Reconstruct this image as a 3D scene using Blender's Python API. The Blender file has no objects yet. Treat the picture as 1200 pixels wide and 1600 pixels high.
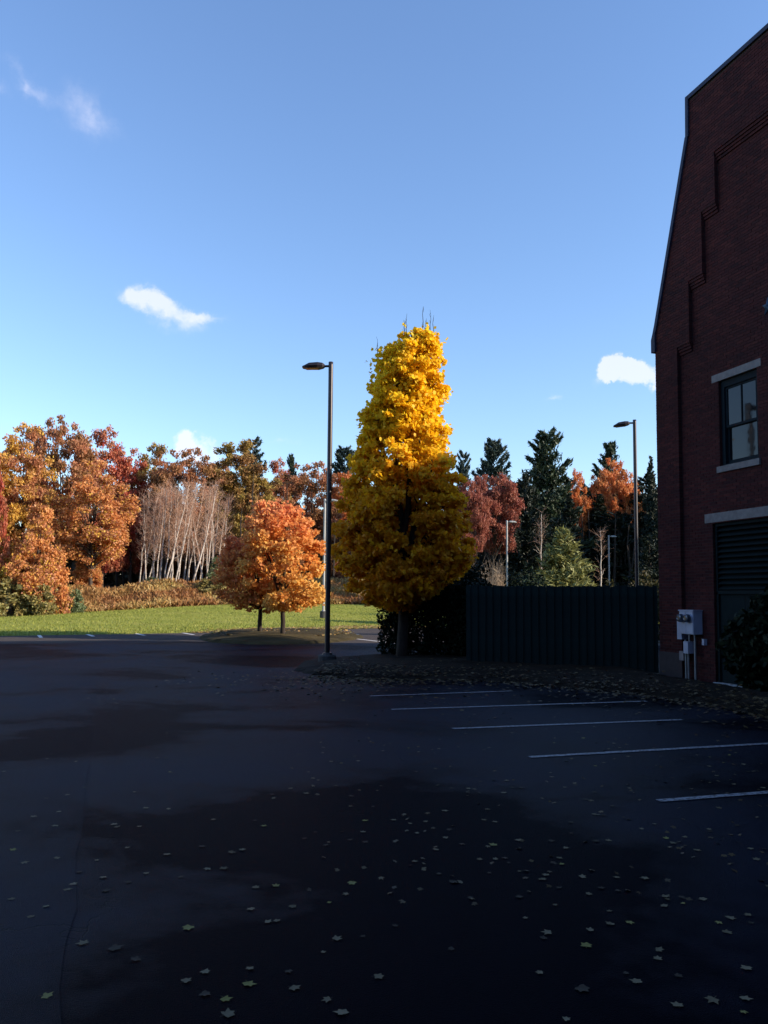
import bpy, bmesh, math, random
import numpy as np
from mathutils import Vector, Matrix

random.seed(7)
rng = np.random.default_rng(11)
sc = bpy.context.scene
COL = sc.collection
rad = math.radians

# ------------------------------------------------------------------ camera
FPX, CX, CY = 1245.0, 600.0, 844.0          # focal length and principal point in photo pixels
EYE = 2.0
PITCH, ROLL = math.atan((931 - 844) / FPX), 0.0078
fw = np.array([0, math.cos(PITCH), math.sin(PITCH)])
rt0 = np.array([1.0, 0, 0])
up0 = np.cross(rt0, fw)
cr, sr = math.cos(ROLL), math.sin(ROLL)
rt = cr * rt0 + sr * up0
up = -sr * rt0 + cr * up0
EYEP = np.array([0, 0, EYE])

cam = bpy.data.cameras.new('camera')
camo = bpy.data.objects.new('camera', cam)
COL.objects.link(camo)
camo.matrix_world = Matrix(((rt[0], up[0], -fw[0], 0), (rt[1], up[1], -fw[1], 0), (rt[2], up[2], -fw[2], EYE), (0, 0, 0, 1)))
cam.sensor_fit = 'VERTICAL'
cam.sensor_height = 24.0
cam.lens = FPX / 1600 * 24.0
cam.shift_y = (CY - 800) / 1600
cam.clip_start, cam.clip_end = 0.05, 3000
sc.camera = camo


def ray(px, py):
    return fw + rt * ((px - CX) / FPX) - up * ((py - CY) / FPX)


def G(px, py, z=0.0):
    d = ray(px, py)
    return EYEP + d * ((z - EYE) / d[2])


def P(px, py, Y):
    d = ray(px, py)
    return EYEP + d * (Y / d[1])


# ------------------------------------------------------------------ light
SUN_AZ, SUN_EL = 77.0, 20.0                  # degrees from straight behind towards the right; height
sun_dir = Vector((math.sin(rad(SUN_AZ)) * math.cos(rad(SUN_EL)), -math.cos(rad(SUN_AZ)) * math.cos(rad(SUN_EL)), math.sin(rad(SUN_EL))))
sl = bpy.data.lights.new('sun', 'SUN')
sl.energy = 5.0
sl.angle = rad(0.53)
sl.color = (1.0, 0.87, 0.70)
so = bpy.data.objects.new('sun', sl)
so.rotation_euler = sun_dir.to_track_quat('Z', 'Y').to_euler()
so.location = (60, -30, 40)
COL.objects.link(so)

wd = bpy.data.worlds.new('World')
sc.world = wd
wd.use_nodes = True
wn = wd.node_tree


def nd(t, kind, **kw):
    n = t.nodes.new(kind)
    for k, v in kw.items():
        if k.startswith('i_'):
            key = k[2:]
            key = int(key) if key.isdigit() else key
            n.inputs[key].default_value = v
        else:
            setattr(n, k, v)
    return n


def math_(t, op, a, b=None, c=None, clamp=False):
    n = t.nodes.new('ShaderNodeMath')
    n.operation = op
    n.use_clamp = clamp
    for i, v in enumerate((a, b, c)):
        if v is None:
            continue
        if isinstance(v, (int, float)):
            n.inputs[i].default_value = v
        else:
            t.links.new(v, n.inputs[i])
    return n.outputs[0]


sky = nd(wn, 'ShaderNodeTexSky', sky_type='NISHITA', sun_disc=False, sun_elevation=rad(SUN_EL), sun_rotation=rad(180 - SUN_AZ),
         air_density=1.25, dust_density=0.0, ozone_density=3.4)
wtc = wn.nodes.new('ShaderNodeTexCoord')
wno = nd(wn, 'ShaderNodeTexNoise', i_Scale=9.0, i_Detail=7.0, i_Roughness=0.58)
wn.links.new(wtc.outputs['Generated'], wno.inputs['Vector'])
wno2 = nd(wn, 'ShaderNodeTexNoise', i_Scale=34.0, i_Detail=5.0, i_Roughness=0.6)
wn.links.new(wtc.outputs['Generated'], wno2.inputs['Vector'])
nz = math_(wn, 'ADD', math_(wn, 'MULTIPLY', wno.outputs[0], 0.55), math_(wn, 'MULTIPLY', wno2.outputs[0], 0.45))
# direction, half width and half height in degrees, tilt, density
CLOUDS = [((228, 466), 2.9, 1.15, -14, 0.78), ((270, 494), 3.4, 1.9, -20, 0.86), ((335, 494), 3.0, 0.6, -5, 0.5),
          ((958, 578), 1.35, 1.15, 0, 1.75), ((994, 592), 2.0, 1.25, -12, 1.75), ((1060, 596), 2.0, 1.1, 0, 1.2), ((935, 598), 1.3, .7, 0, .55),
          ((318, 708), 2.5, 1.5, -25, 1.5), ((290, 700), 1.6, 1.0, 0, 1.1), ((868, 630), 0.95, 0.65, 0, 0.6), ((433, 688), 1.5, 0.6, -8, 0.45),
          ((38, 122), 2.6, 0.9, -25, 0.40), ((100, 145), 4.6, 2.2, -18, 0.36), ((150, 185), 2.6, 2.6, -50, 0.32), ((0, 150), 1.4, 1.2, 0, .42), ((345, 415), 1.0, .4, 0, .2),
          ((190, 760), 5.0, 2.6, 0, 1.0)]
mask = None
wwn = nd(wn, 'ShaderNodeTexNoise', i_Scale=14.0, i_Detail=6.0, i_Roughness=0.62)
wn.links.new(wtc.outputs['Generated'], wwn.inputs['Vector'])
wsub = nd(wn, 'ShaderNodeVectorMath', operation='SUBTRACT')
wn.links.new(wwn.outputs['Color'], wsub.inputs[0])
wsub.inputs[1].default_value = (.5, .5, .5)
wsc = nd(wn, 'ShaderNodeVectorMath', operation='SCALE')
wn.links.new(wsub.outputs[0], wsc.inputs[0])
wsc.inputs['Scale'].default_value = .075
wdir = nd(wn, 'ShaderNodeVectorMath', operation='ADD')
wn.links.new(wtc.outputs['Generated'], wdir.inputs[0])
wn.links.new(wsc.outputs[0], wdir.inputs[1])
for (px, py), a, b, tilt, dens in CLOUDS:
    c = Vector(ray(px, py)).normalized()
    e = Vector((c.y, -c.x, 0)).normalized()
    n_ = e.cross(c).normalized()
    ct, st = math.cos(rad(tilt)), math.sin(rad(tilt))
    ea, eb = (e * ct + n_ * st), (n_ * ct - e * st)
    da = nd(wn, 'ShaderNodeVectorMath', operation='DOT_PRODUCT')
    db = nd(wn, 'ShaderNodeVectorMath', operation='DOT_PRODUCT')
    dc = nd(wn, 'ShaderNodeVectorMath', operation='DOT_PRODUCT')
    for q, v in ((da, ea / math.sin(rad(a))), (db, eb / math.sin(rad(b))), (dc, c)):
        wn.links.new(wdir.outputs[0], q.inputs[0])
        q.inputs[1].default_value = v
    r2 = math_(wn, 'ADD', math_(wn, 'MULTIPLY', da.outputs['Value'], da.outputs['Value']), math_(wn, 'MULTIPLY', db.outputs['Value'], db.outputs['Value']))
    g = math_(wn, 'MULTIPLY', math_(wn, 'SUBTRACT', 1.0, math_(wn, 'SQRT', r2), clamp=True), math_(wn, 'GREATER_THAN', dc.outputs['Value'], 0.0))
    g = math_(wn, 'MULTIPLY', g, dens)
    mask = g if mask is None else math_(wn, 'ADD', mask, g)
edge = math_(wn, 'MULTIPLY', math_(wn, 'SUBTRACT', nz, 0.47), 2.6)
m = math_(wn, 'MULTIPLY', math_(wn, 'ADD', mask, edge), math_(wn, 'MULTIPLY', mask, 1.6, clamp=True), clamp=True)
ms = nd(wn, 'ShaderNodeMapRange', interpolation_type='SMOOTHERSTEP')
ms.inputs['From Max'].default_value = 1.85
wn.links.new(m, ms.inputs['Value'])
cm = nd(wn, 'ShaderNodeMix', data_type='RGBA')
wn.links.new(ms.outputs[0], cm.inputs['Factor'])
wb = nd(wn, 'ShaderNodeVectorMath', operation='MULTIPLY')      # the camera's cool white balance, over the whole sky
wn.links.new(sky.outputs[0], wb.inputs[0])
wb.inputs[1].default_value = (1.02, 1.04, 1.19)
wn.links.new(wb.outputs[0], cm.inputs['A'])
cm.inputs['B'].default_value = (5.2, 5.0, 5.5, 1)
bg = wn.nodes['Background']
wn.links.new(cm.outputs['Result'], bg.inputs['Color'])
bg.inputs['Strength'].default_value = 0.132

sc.view_settings.view_transform = 'Standard'
sc.view_settings.look = 'None'
sc.view_settings.gamma = 1.0
sc.view_settings.use_curve_mapping = False
sc.view_settings.exposure = 0.83
sc.render.engine = 'CYCLES'
sc.cycles.max_bounces = 6
sc.cycles.diffuse_bounces = 4
sc.cycles.glossy_bounces = 3
sc.cycles.transmission_bounces = 4
sc.cycles.caustics_reflective = False
sc.cycles.caustics_refractive = False
sc.cycles.use_denoising = True


# ------------------------------------------------------------------ material helpers
def new_mat(name):
    mt = bpy.data.materials.new(name)
    mt.use_nodes = True
    t = mt.node_tree
    return mt, t, t.nodes['Principled BSDF'], t.nodes['Material Output']


def ramp(t, fac, stops, interp='LINEAR'):
    r = t.nodes.new('ShaderNodeValToRGB')
    r.color_ramp.interpolation = interp
    el = r.color_ramp.elements
    while len(el) < len(stops):
        el.new(0.5)
    for q, (p, c) in zip(el, stops):
        q.position = p
        q.color = (c[0], c[1], c[2], 1) if len(c) == 3 else c
    t.links.new(fac, r.inputs[0])
    return r.outputs[0]


def noise(t, scale, detail=4, rough=0.55, vec=None, dist=0.0):
    n = nd(t, 'ShaderNodeTexNoise', i_Scale=scale, i_Detail=detail, i_Roughness=rough, i_Distortion=dist)
    if vec is None:
        tc = t.nodes.new('ShaderNodeTexCoord')
        vec = tc.outputs['Object']
    t.links.new(vec, n.inputs['Vector'])
    return n.outputs[0]


def bump(t, bsdf, h, strength, dist=0.01):
    b = nd(t, 'ShaderNodeBump', i_Strength=strength, i_Distance=dist)
    t.links.new(h, b.inputs['Height'])
    t.links.new(b.outputs[0], bsdf.inputs['Normal'])
    return b


def mix_c(t, fac, a, b, mode='MIX'):
    n = nd(t, 'ShaderNodeMix', data_type='RGBA', blend_type=mode)
    for v, s in ((fac, 'Factor'), (a, 'A'), (b, 'B')):
        if isinstance(v, (int, float)):
            n.inputs[s].default_value = v
        elif isinstance(v, tuple):
            n.inputs[s].default_value = (*v[:3], 1)
        else:
            t.links.new(v, n.inputs[s])
    return n.outputs['Result']


def plain(name, c, rough=0.6, var=0.25, scale=6.0, metal=0.0, spec=0.5, bmp=0.0):
    mt, t, b, o = new_mat(name)
    n = noise(t, scale, 5)
    c2 = tuple(max(0, x * (1 - var)) for x in c)
    c3 = tuple(x * (1 + var) for x in c)
    t.links.new(ramp(t, n, [(0.3, c2), (0.7, c3)]), b.inputs['Base Color'])
    b.inputs['Roughness'].default_value = rough
    b.inputs['Metallic'].default_value = metal
    b.inputs['Specular IOR Level'].default_value = spec
    if bmp:
        bump(t, b, noise(t, scale * 6, 5), bmp)
    return mt


def leaf_mat(name, cols, patch=None, patch_scale=0.5, trans=0.4, rough=0.55, spec=0.25, zcols=None, zr=(0, 1)):
    """Leaves: every leaf (mesh island) gets its own hue; slow noise shifts the hue of whole boughs."""
    mt, t, b, o = new_mat(name)
    geo = t.nodes.new('ShaderNodeNewGeometry')
    r = geo.outputs['Random Per Island']
    n = len(cols)
    c = ramp(t, r, [(i / max(1, n - 1), q) for i, q in enumerate(cols)])
    tc = t.nodes.new('ShaderNodeTexCoord')
    if patch:
        f = noise(t, patch_scale, 2, 0.5, tc.outputs['Object'])
        f = ramp(t, f, [(0.42, (0, 0, 0)), (0.6, (1, 1, 1))])
        n2 = len(patch)
        rr = math_(t, 'FRACT', math_(t, 'MULTIPLY', r, 7.31))
        c2 = ramp(t, rr, [(i / max(1, n2 - 1), q) for i, q in enumerate(patch)])
        c = mix_c(t, f, c, c2)
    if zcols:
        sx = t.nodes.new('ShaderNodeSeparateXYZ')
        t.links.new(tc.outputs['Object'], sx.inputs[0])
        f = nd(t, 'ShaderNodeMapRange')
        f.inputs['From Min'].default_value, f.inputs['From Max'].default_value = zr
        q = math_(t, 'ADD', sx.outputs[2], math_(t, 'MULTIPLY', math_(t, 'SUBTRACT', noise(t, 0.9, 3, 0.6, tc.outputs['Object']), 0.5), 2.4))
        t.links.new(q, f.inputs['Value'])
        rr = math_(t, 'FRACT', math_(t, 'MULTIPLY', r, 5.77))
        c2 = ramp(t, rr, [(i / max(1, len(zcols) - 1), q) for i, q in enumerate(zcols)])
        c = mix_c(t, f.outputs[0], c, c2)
    t.links.new(c, b.inputs['Base Color'])
    b.inputs['Roughness'].default_value = rough
    b.inputs['Specular IOR Level'].default_value = spec
    tr = t.nodes.new('ShaderNodeBsdfTranslucent')
    t.links.new(c, tr.inputs['Color'])
    mx = t.nodes.new('ShaderNodeMixShader')
    mx.inputs[0].default_value = trans
    t.links.new(b.outputs[0], mx.inputs[1])
    t.links.new(tr.outputs[0], mx.inputs[2])
    t.links.new(mx.outputs[0], o.inputs['Surface'])
    return mt


# ------------------------------------------------------------------ mesh helpers
class MB:
    def __init__(s):
        s.v, s.f = [], []

    def quad(s, a, b, c, d):
        n = len(s.v)
        s.v += [tuple(a), tuple(b), tuple(c), tuple(d)]
        s.f.append((n, n + 1, n + 2, n + 3))

    def poly(s, pts):
        n = len(s.v)
        s.v += [tuple(p) for p in pts]
        s.f.append(tuple(range(n, n + len(pts))))

    def box(s, x0, x1, y0, y1, z0, z1, bev=0.0):
        n = len(s.v)
        s.v += [(x0, y0, z0), (x1, y0, z0), (x1, y1, z0), (x0, y1, z0), (x0, y0, z1), (x1, y0, z1), (x1, y1, z1), (x0, y1, z1)]
        s.f += [(n, n + 3, n + 2, n + 1), (n + 4, n + 5, n + 6, n + 7), (n, n + 1, n + 5, n + 4), (n + 1, n + 2, n + 6, n + 5), (n + 2, n + 3, n + 7, n + 6), (n + 3, n, n + 4, n + 7)]

    def prism(s, pts, y0, y1):
        """polygon in x-z extruded along y"""
        k = len(pts)
        n = len(s.v)
        s.v += [(x, y0, z) for x, z in pts] + [(x, y1, z) for x, z in pts]
        s.f += [tuple(range(n, n + k)), tuple(range(n + 2 * k - 1, n + k - 1, -1))]
        for i in range(k):
            j = (i + 1) % k
            s.f.append((n + i, n + k + i, n + k + j, n + j))

    def tube(s, pts, rads, sides=6, cap=True):
        pts = [Vector(p) for p in pts]
        n0 = len(s.v)
        prev = None
        for i, p in enumerate(pts):
            d = (pts[min(i + 1, len(pts) - 1)] - pts[max(i - 1, 0)])
            if d.length < 1e-9:
                d = Vector((0, 0, 1))
            d.normalize()
            if prev is None:
                a = d.orthogonal().normalized()
            else:
                a = prev - d * prev.dot(d)
                a = a.normalized() if a.length > 1e-6 else d.orthogonal().normalized()
            prev = a
            b = d.cross(a)
            for k in range(sides):
                t = 2 * math.pi * k / sides
                s.v.append(tuple(p + (a * math.cos(t) + b * math.sin(t)) * rads[i]))
        for i in range(len(pts) - 1):
            for k in range(sides):
                k2 = (k + 1) % sides
                s.f.append((n0 + i * sides + k, n0 + i * sides + k2, n0 + (i + 1) * sides + k2, n0 + (i + 1) * sides + k))
        if cap:
            s.f.append(tuple(n0 + (len(pts) - 1) * sides + k for k in range(sides)))
            s.f.append(tuple(n0 + k for k in reversed(range(sides))))

    def mesh(s, name, smooth=False):
        me = bpy.data.meshes.new(name)
        me.from_pydata(s.v, [], s.f)
        me.update()
        if smooth:
            me.polygons.foreach_set('use_smooth', [True] * len(me.polygons))
        return me


def obj(name, me, mat=None, parent=None, loc=None, kind=None):
    if isinstance(me, MB):
        me = me.mesh(name)
    o = bpy.data.objects.new(name, me)
    COL.objects.link(o)
    if mat is not None:
        if len(me.materials) == 0:
            me.materials.append(mat)
        elif me.materials[0] != mat:
            o.material_slots[0].link = 'OBJECT'
            o.material_slots[0].material = mat
    if parent is not None:
        o.parent = parent
    if loc is not None:
        o.location = loc
    if kind:
        o['kind'] = kind
    return o


def tag(o, label, cat, group=None):
    o['label'] = label
    o['category'] = cat
    if group:
        o['group'] = group
    return o


def thing(name, label, cat, loc=(0, 0, 0), rz=0.0, group=None):
    o = bpy.data.objects.new(name, None)
    COL.objects.link(o)
    o.location = loc
    o.rotation_euler = (0, 0, rz)
    return tag(o, label, cat, group)


def mesh_np(name, V, k):
    """V: (n, k, 3) separate polygons of k corners"""
    n = V.shape[0]
    me = bpy.data.meshes.new(name)
    me.vertices.add(n * k)
    me.vertices.foreach_set('co', V.reshape(-1).astype(np.float32))
    me.loops.add(n * k)
    me.loops.foreach_set('vertex_index', np.arange(n * k, dtype=np.int32))
    me.polygons.add(n)
    me.polygons.foreach_set('loop_start', (np.arange(n) * k).astype(np.int32))
    me.polygons.foreach_set('loop_total', np.full(n, k, dtype=np.int32))
    me.update(calc_edges=True)
    return me


MAPLE8 = np.array([(r * math.cos(rad(a)), r * math.sin(rad(a)), -0.2 * r * r) for a, r in ((-90, .25), (-30, .72), (5, .5), (38, .95), (90, 1.05), (142, .95), (175, .5), (210, .72))])
_ang = [(-90, .18), (-58, .42), (-25, .68), (5, .46), (36, .92), (62, .5), (90, 1.0), (118, .5), (144, .92), (175, .46), (205, .68), (238, .42)]
MAPLE = np.array([(r * math.cos(rad(a)), r * math.sin(rad(a)), -0.22 * r * r) for a, r in _ang])
CLUMP = np.array([(math.cos(rad(a)) * r, math.sin(rad(a)) * r, -.2 * r) for a, r in ((0, 1), (65, .7), (140, 1), (205, .6), (285, .95))])
OVAL = np.array([(0, -1, 0), (.42, -.3, .1), (.4, .4, .1), (0, 1, -.15), (-.4, .4, .1), (-.42, -.3, .1)])
NEEDLE = np.array([(0, -1, 0), (.27, -.1, .05), (0.05, 1, 0), (-.27, .1, .05)])


def unit(n, r=rng):
    v = r.normal(size=(n, 3))
    return v / np.linalg.norm(v, axis=1, keepdims=True)


def leaves(pts, size, templ, bias=(0, 0, .5), jit=0.0, align=None, r=rng):
    n = len(pts)
    N = unit(n, r) + np.array(bias)
    N /= np.linalg.norm(N, axis=1, keepdims=True)
    A = unit(n, r) if align is None else align + unit(n, r) * .45
    A -= N * (A * N).sum(1, keepdims=True)
    A /= np.linalg.norm(A, axis=1, keepdims=True) + 1e-9
    B = np.cross(A, N)
    s = np.broadcast_to(np.asarray(size, float), (n,))[:, None, None]
    T = np.repeat(templ[None], n, 0)
    if jit:
        T = T * (1 + r.normal(size=(n, templ.shape[0], 1)) * jit)
    return pts[:, None, :] + s * (T[:, :, :1] * B[:, None] + T[:, :, 1:2] * A[:, None] + T[:, :, 2:] * N[:, None])


# ------------------------------------------------------------------ terrain
def sstep(x):
    x = min(1.0, max(0.0, x))
    return x * x * (3 - 2 * x)


LOT_EDGE = [(-140, -45), (-60, 10), (-17.8, 37.2), (-9.1, 42.1), (0, 49.8), (14, 57), (60, 78)]
LAWN_EDGE = [(-140, 40), (-60, 53), (-30, 61), (-15, 71), (-2, 76), (14, 78), (60, 95)]


def pl(line, x):
    return float(np.interp(x, [p[0] for p in line], [p[1] for p in line]))


def ground_z(x, y):
    a, b = pl(LOT_EDGE, x), pl(LAWN_EDGE, x)
    rise = 0.05 + 1.05 * sstep((x + 33) / 22) * (1 - .9 * sstep((x - 2) / 12))
    z = 0.06 * sstep((y - a) / 1.5)
    z += rise * min(1.2, max(0, (y - a - 1) / max(4, b - a - 1))) ** 1.4
    bank = 2.2 * sstep((y - b) / 13) * (1 - .85 * sstep((x - 4) / 12))
    z += bank + 1.2 * sstep((y - b - 15) / 60)
    if y > b:
        z += .18 * math.sin(x * .7 + y * .3) * sstep((y - b) / 4)
    return z


def sheet(name, mat, xs, y0f, y1f, ny, dz=0.0, kind='structure', zf=ground_z):
    mb = MB()
    nx = len(xs)
    for x in xs:
        a, b = y0f(x), y1f(x)
        for j in range(ny + 1):
            y = a + (b - a) * j / ny
            mb.v.append((x, y, zf(x, y) + dz))
    for i in range(nx - 1):
        for j in range(ny):
            k = i * (ny + 1) + j
            mb.f.append((k, k + ny + 1, k + ny + 2, k + 1))
    return obj(name, mb.mesh(name, True), mat, kind=kind)


# ground materials
def grass_mat(name, c1, c2, c3, sc1=1.2, sc2=14, stripe=0.0):
    mt, t, b, o = new_mat(name)
    tc = t.nodes.new('ShaderNodeTexCoord')
    mp = nd(t, 'ShaderNodeMapping')
    mp.inputs['Scale'].default_value = (0.35, 1, 1)
    t.links.new(tc.outputs['Object'], mp.inputs[0])
    n1 = noise(t, sc1 * .3, 6, .6, mp.outputs[0])
    n2 = noise(t, sc2, 4, .7, tc.outputs['Object'])
    f = math_(t, 'ADD', math_(t, 'MULTIPLY', n1, .65), math_(t, 'MULTIPLY', n2, .35))
    t.links.new(ramp(t, f, [(.36, c1), (.5, c2), (.66, c3)]), b.inputs['Base Color'])
    b.inputs['Roughness'].default_value = .85
    b.inputs['Specular IOR Level'].default_value = .15
    bump(t, b, noise(t, 30, 4, .8, tc.outputs['Object']), .9, .05)
    return mt


M_lawn = grass_mat('lawn_grass', (.19, .215, .03), (.26, .275, .042), (.33, .31, .07))
M_dry = grass_mat('dry_field', (.18, .09, .03), (.28, .16, .05), (.32, .22, .085))
M_floor = grass_mat('forest_floor', (.03, .018, .008), (.06, .035, .015), (.10, .06, .025))
M_straw = grass_mat('straw_verge', (.20, .12, .05), (.32, .2, .09), (.28, .22, .09), 4, 30)
M_mulch = grass_mat('mulch', (.008, .006, .004), (.016, .011, .007), (.03, .02, .012), 6, 40)


SPOTS = [(tuple(G(a_, b_)[:2]), r_, k_) for a_, b_, r_, k_ in ((660, 1290, 2.7, -.13), (720, 1480, 1.9, -.13), (330, 1520, 1.4, -.08), (120, 1150, 3.2, -.10), (560, 1120, 2.4, -.07),
                                                              (350, 1190, 3.6, .10), (900, 1255, 1.9, .12), (60, 1400, 1.6, .08), (860, 1130, 2.4, .09), (200, 1075, 5, .06))]


def asphalt(name, base, sheen, wet, spec=(.11, .014)):
    mt, t, b, o = new_mat(name)
    tc = t.nodes.new('ShaderNodeTexCoord')
    v = tc.outputs['Object']
    mp = nd(t, 'ShaderNodeMapping')
    mp.inputs['Scale'].default_value = (.7, 1.0, 1)
    mp.inputs['Rotation'].default_value = (0, 0, .5)
    t.links.new(v, mp.inputs[0])
    big = noise(t, .27, 6, .55, mp.outputs[0], .5)
    mid = noise(t, 3.0, 5, .6, v)
    fine = noise(t, 120, 3, .7, v)
    w = math_(t, 'ADD', math_(t, 'MULTIPLY', big, .85), math_(t, 'MULTIPLY', mid, .15))
    # hollows that stay wet and crowns that drain, where they lie in the lot
    for (qx, qy), rr_, amp in SPOTS:
        dv = nd(t, 'ShaderNodeVectorMath', operation='DISTANCE')
        t.links.new(v, dv.inputs[0])
        dv.inputs[1].default_value = (qx, qy, 0)
        k = nd(t, 'ShaderNodeMapRange', interpolation_type='SMOOTHSTEP')
        k.inputs['From Max'].default_value = rr_
        k.inputs['To Min'].default_value, k.inputs['To Max'].default_value = amp, 0.0
        t.links.new(dv.outputs['Value'], k.inputs['Value'])
        w = math_(t, 'ADD', w, k.outputs[0])
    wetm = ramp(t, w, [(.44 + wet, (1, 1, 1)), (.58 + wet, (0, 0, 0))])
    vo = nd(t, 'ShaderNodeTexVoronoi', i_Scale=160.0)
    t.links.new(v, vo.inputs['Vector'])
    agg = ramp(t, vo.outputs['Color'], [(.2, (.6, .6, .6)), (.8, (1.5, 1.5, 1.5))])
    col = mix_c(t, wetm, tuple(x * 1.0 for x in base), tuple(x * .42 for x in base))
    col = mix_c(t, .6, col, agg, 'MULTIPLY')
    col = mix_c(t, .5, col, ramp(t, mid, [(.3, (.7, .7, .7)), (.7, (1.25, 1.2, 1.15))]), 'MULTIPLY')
    t.links.new(col, b.inputs['Base Color'])
    rg = nd(t, 'ShaderNodeMapRange')
    rg.inputs['To Min'].default_value, rg.inputs['To Max'].default_value = sheen
    t.links.new(wetm, rg.inputs['Value'])
    t.links.new(math_(t, 'ADD', rg.outputs[0], math_(t, 'MULTIPLY', math_(t, 'SUBTRACT', fine, .5), .2)), b.inputs['Roughness'])
    sp = nd(t, 'ShaderNodeMapRange')
    sp.inputs['To Min'].default_value, sp.inputs['To Max'].default_value = spec
    b.inputs['Specular Tint'].default_value = (.50, .62, 1.0, 1)
    t.links.new(wetm, sp.inputs['Value'])
    t.links.new(math_(t, 'MULTIPLY', sp.outputs[0], ramp(t, fine, [(.3, (.45, .45, .45)), (.72, (1.6, 1.6, 1.6))])), b.inputs['Specular IOR Level'])
    # hairline cracks
    wv = nd(t, 'ShaderNodeVectorMath', operation='ADD')
    nv = nd(t, 'ShaderNodeTexNoise', i_Scale=1.1, i_Detail=5.0, i_Roughness=.6)
    t.links.new(v, nv.inputs['Vector'])
    sv = nd(t, 'ShaderNodeVectorMath', operation='SCALE')
    sv.inputs['Scale'].default_value = 1.5
    t.links.new(nv.outputs['Color'], sv.inputs[0])
    t.links.new(v, wv.inputs[0])
    t.links.new(sv.outputs[0], wv.inputs[1])
    cv = nd(t, 'ShaderNodeTexVoronoi', feature='DISTANCE_TO_EDGE', i_Scale=.22)
    t.links.new(wv.outputs[0], cv.inputs['Vector'])
    crack = ramp(t, cv.outputs['Distance'], [(0.0, (1, 1, 1)), (.0032, (0, 0, 0))])
    crack = math_(t, 'MULTIPLY', crack, ramp(t, noise(t, .5, 3, .6, v), [(.48, (0, 0, 0)), (.56, (1, 1, 1))]))
    col = mix_c(t, crack, col, (.0012, .0012, .0014))
    t.links.new(col, b.inputs['Base Color'])
    h = math_(t, 'ADD', vo.outputs['Distance'], math_(t, 'MULTIPLY', fine, .6))
    bump(t, b, math_(t, 'SUBTRACT', h, crack), .7, .007)
    return mt


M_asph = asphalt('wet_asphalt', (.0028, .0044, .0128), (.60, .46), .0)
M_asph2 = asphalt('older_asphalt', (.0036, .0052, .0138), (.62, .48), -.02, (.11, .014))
M_asph3 = asphalt('sunlit_asphalt', (.080, .068, .062), (.75, .65), -.2, (.03, .02))

# ------------------------------------------------------------------ ground sheets
xs = [-400, -250, -140] + list(np.arange(-100, 101, 4.0)) + [140, 250, 400]
sheet('forest_ground', M_floor, xs, lambda x: pl(LAWN_EDGE, x) + 11, lambda x: 700, 60)
sheet('meadow', M_dry, list(np.arange(-140, 101, 2.0)), lambda x: pl(LAWN_EDGE, x), lambda x: pl(LAWN_EDGE, x) + 11.0, 14)
sheet('lawn', M_lawn, list(np.arange(-140, 101, 2.0)), lambda x: pl(LOT_EDGE, x), lambda x: pl(LAWN_EDGE, x), 16)
flat = MB()
flat.poly([(-400, -400, -.012), (400, -400, -.012), (400, 120, -.012), (-400, 120, -.012)])
obj('ground', flat, M_floor, kind='structure')
lot = MB()
ex = [(x, y) for x, y in LOT_EDGE]
lot.poly([(x, y + .02, 0) for x, y in ex][::-1] + [(-140, -60, 0), (60, -60, 0)])
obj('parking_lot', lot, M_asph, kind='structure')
# straw-coloured verge along the far kerb
vx = list(np.arange(-10.5, 13, 1.0))
sheet('verge', M_straw, vx, lambda x: pl(LOT_EDGE, x) + .05, lambda x: pl(LOT_EDGE, x) + .05 + 2.6 * sstep((x + 10.5) / 3) * (.8 + .25 * math.sin(x * 1.9)), 4, .03)

# older strip of asphalt in the left foreground, its seam running away from the camera
_a, _b = G(97, 1560), G(122, 1340)
_d = (_b - _a) / np.linalg.norm(_b - _a)
pts = []
for k_ in range(40):
    q_ = _a + _d * (-3.2 + k_ * .55)
    w_ = .02 * math.sin(k_ * 1.7) + .012 * math.sin(k_ * 4.1)
    pts.append((q_[0] + w_, q_[1], 0))
pts += [(-34, pts[-1][1] + 4, 0), (-40, -2, 0)]
ap = MB()
ap.poly([(p[0], p[1], .004) for p in pts])
obj('asphalt_patch', ap, M_asph2, kind='structure')

# paler, warmer asphalt on the far lot: its sunlight put into the colour
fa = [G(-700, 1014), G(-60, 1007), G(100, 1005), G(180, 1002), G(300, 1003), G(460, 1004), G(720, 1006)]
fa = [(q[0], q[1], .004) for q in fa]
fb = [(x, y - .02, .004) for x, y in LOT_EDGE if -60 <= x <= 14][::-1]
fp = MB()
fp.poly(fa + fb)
obj('sunlit_far_asphalt', fp, M_asph3, kind='structure')

# ------------------------------------------------------------------ painted stall lines
M_paint, t_, b_, o_ = new_mat('worn_line_paint')
f_ = noise(t_, 26, 6, .7)
t_.links.new(ramp(t_, f_, [(.40, (.02, .02, .024)), (.52, (.22, .22, .24)), (.72, (.42, .42, .44))]), b_.inputs['Base Color'])
b_.inputs['Roughness'].default_value = .6


M_paint2 = plain('white_line_paint', (.6, .58, .55), .7, .15, 9)


def line_between(a, b, w, mat=M_paint):
    a, b = np.array(a[:2]), np.array(b[:2])
    d = (b - a) / np.linalg.norm(b - a)
    n = np.array([-d[1], d[0]]) * w / 2
    mb = MB()
    k = 14
    for i in range(k + 1):
        q = a + (b - a) * i / k
        e1, e2 = 1 + .12 * random.uniform(-1, 1), 1 + .12 * random.uniform(-1, 1)
        mb.v += [(*(q - n * e1), .008), (*(q + n * e2), .008)]
    mb.f = [(2 * i, 2 * i + 2, 2 * i + 3, 2 * i + 1) for i in range(k)]
    return obj('parking_line', mb, mat, kind='structure')


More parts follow.
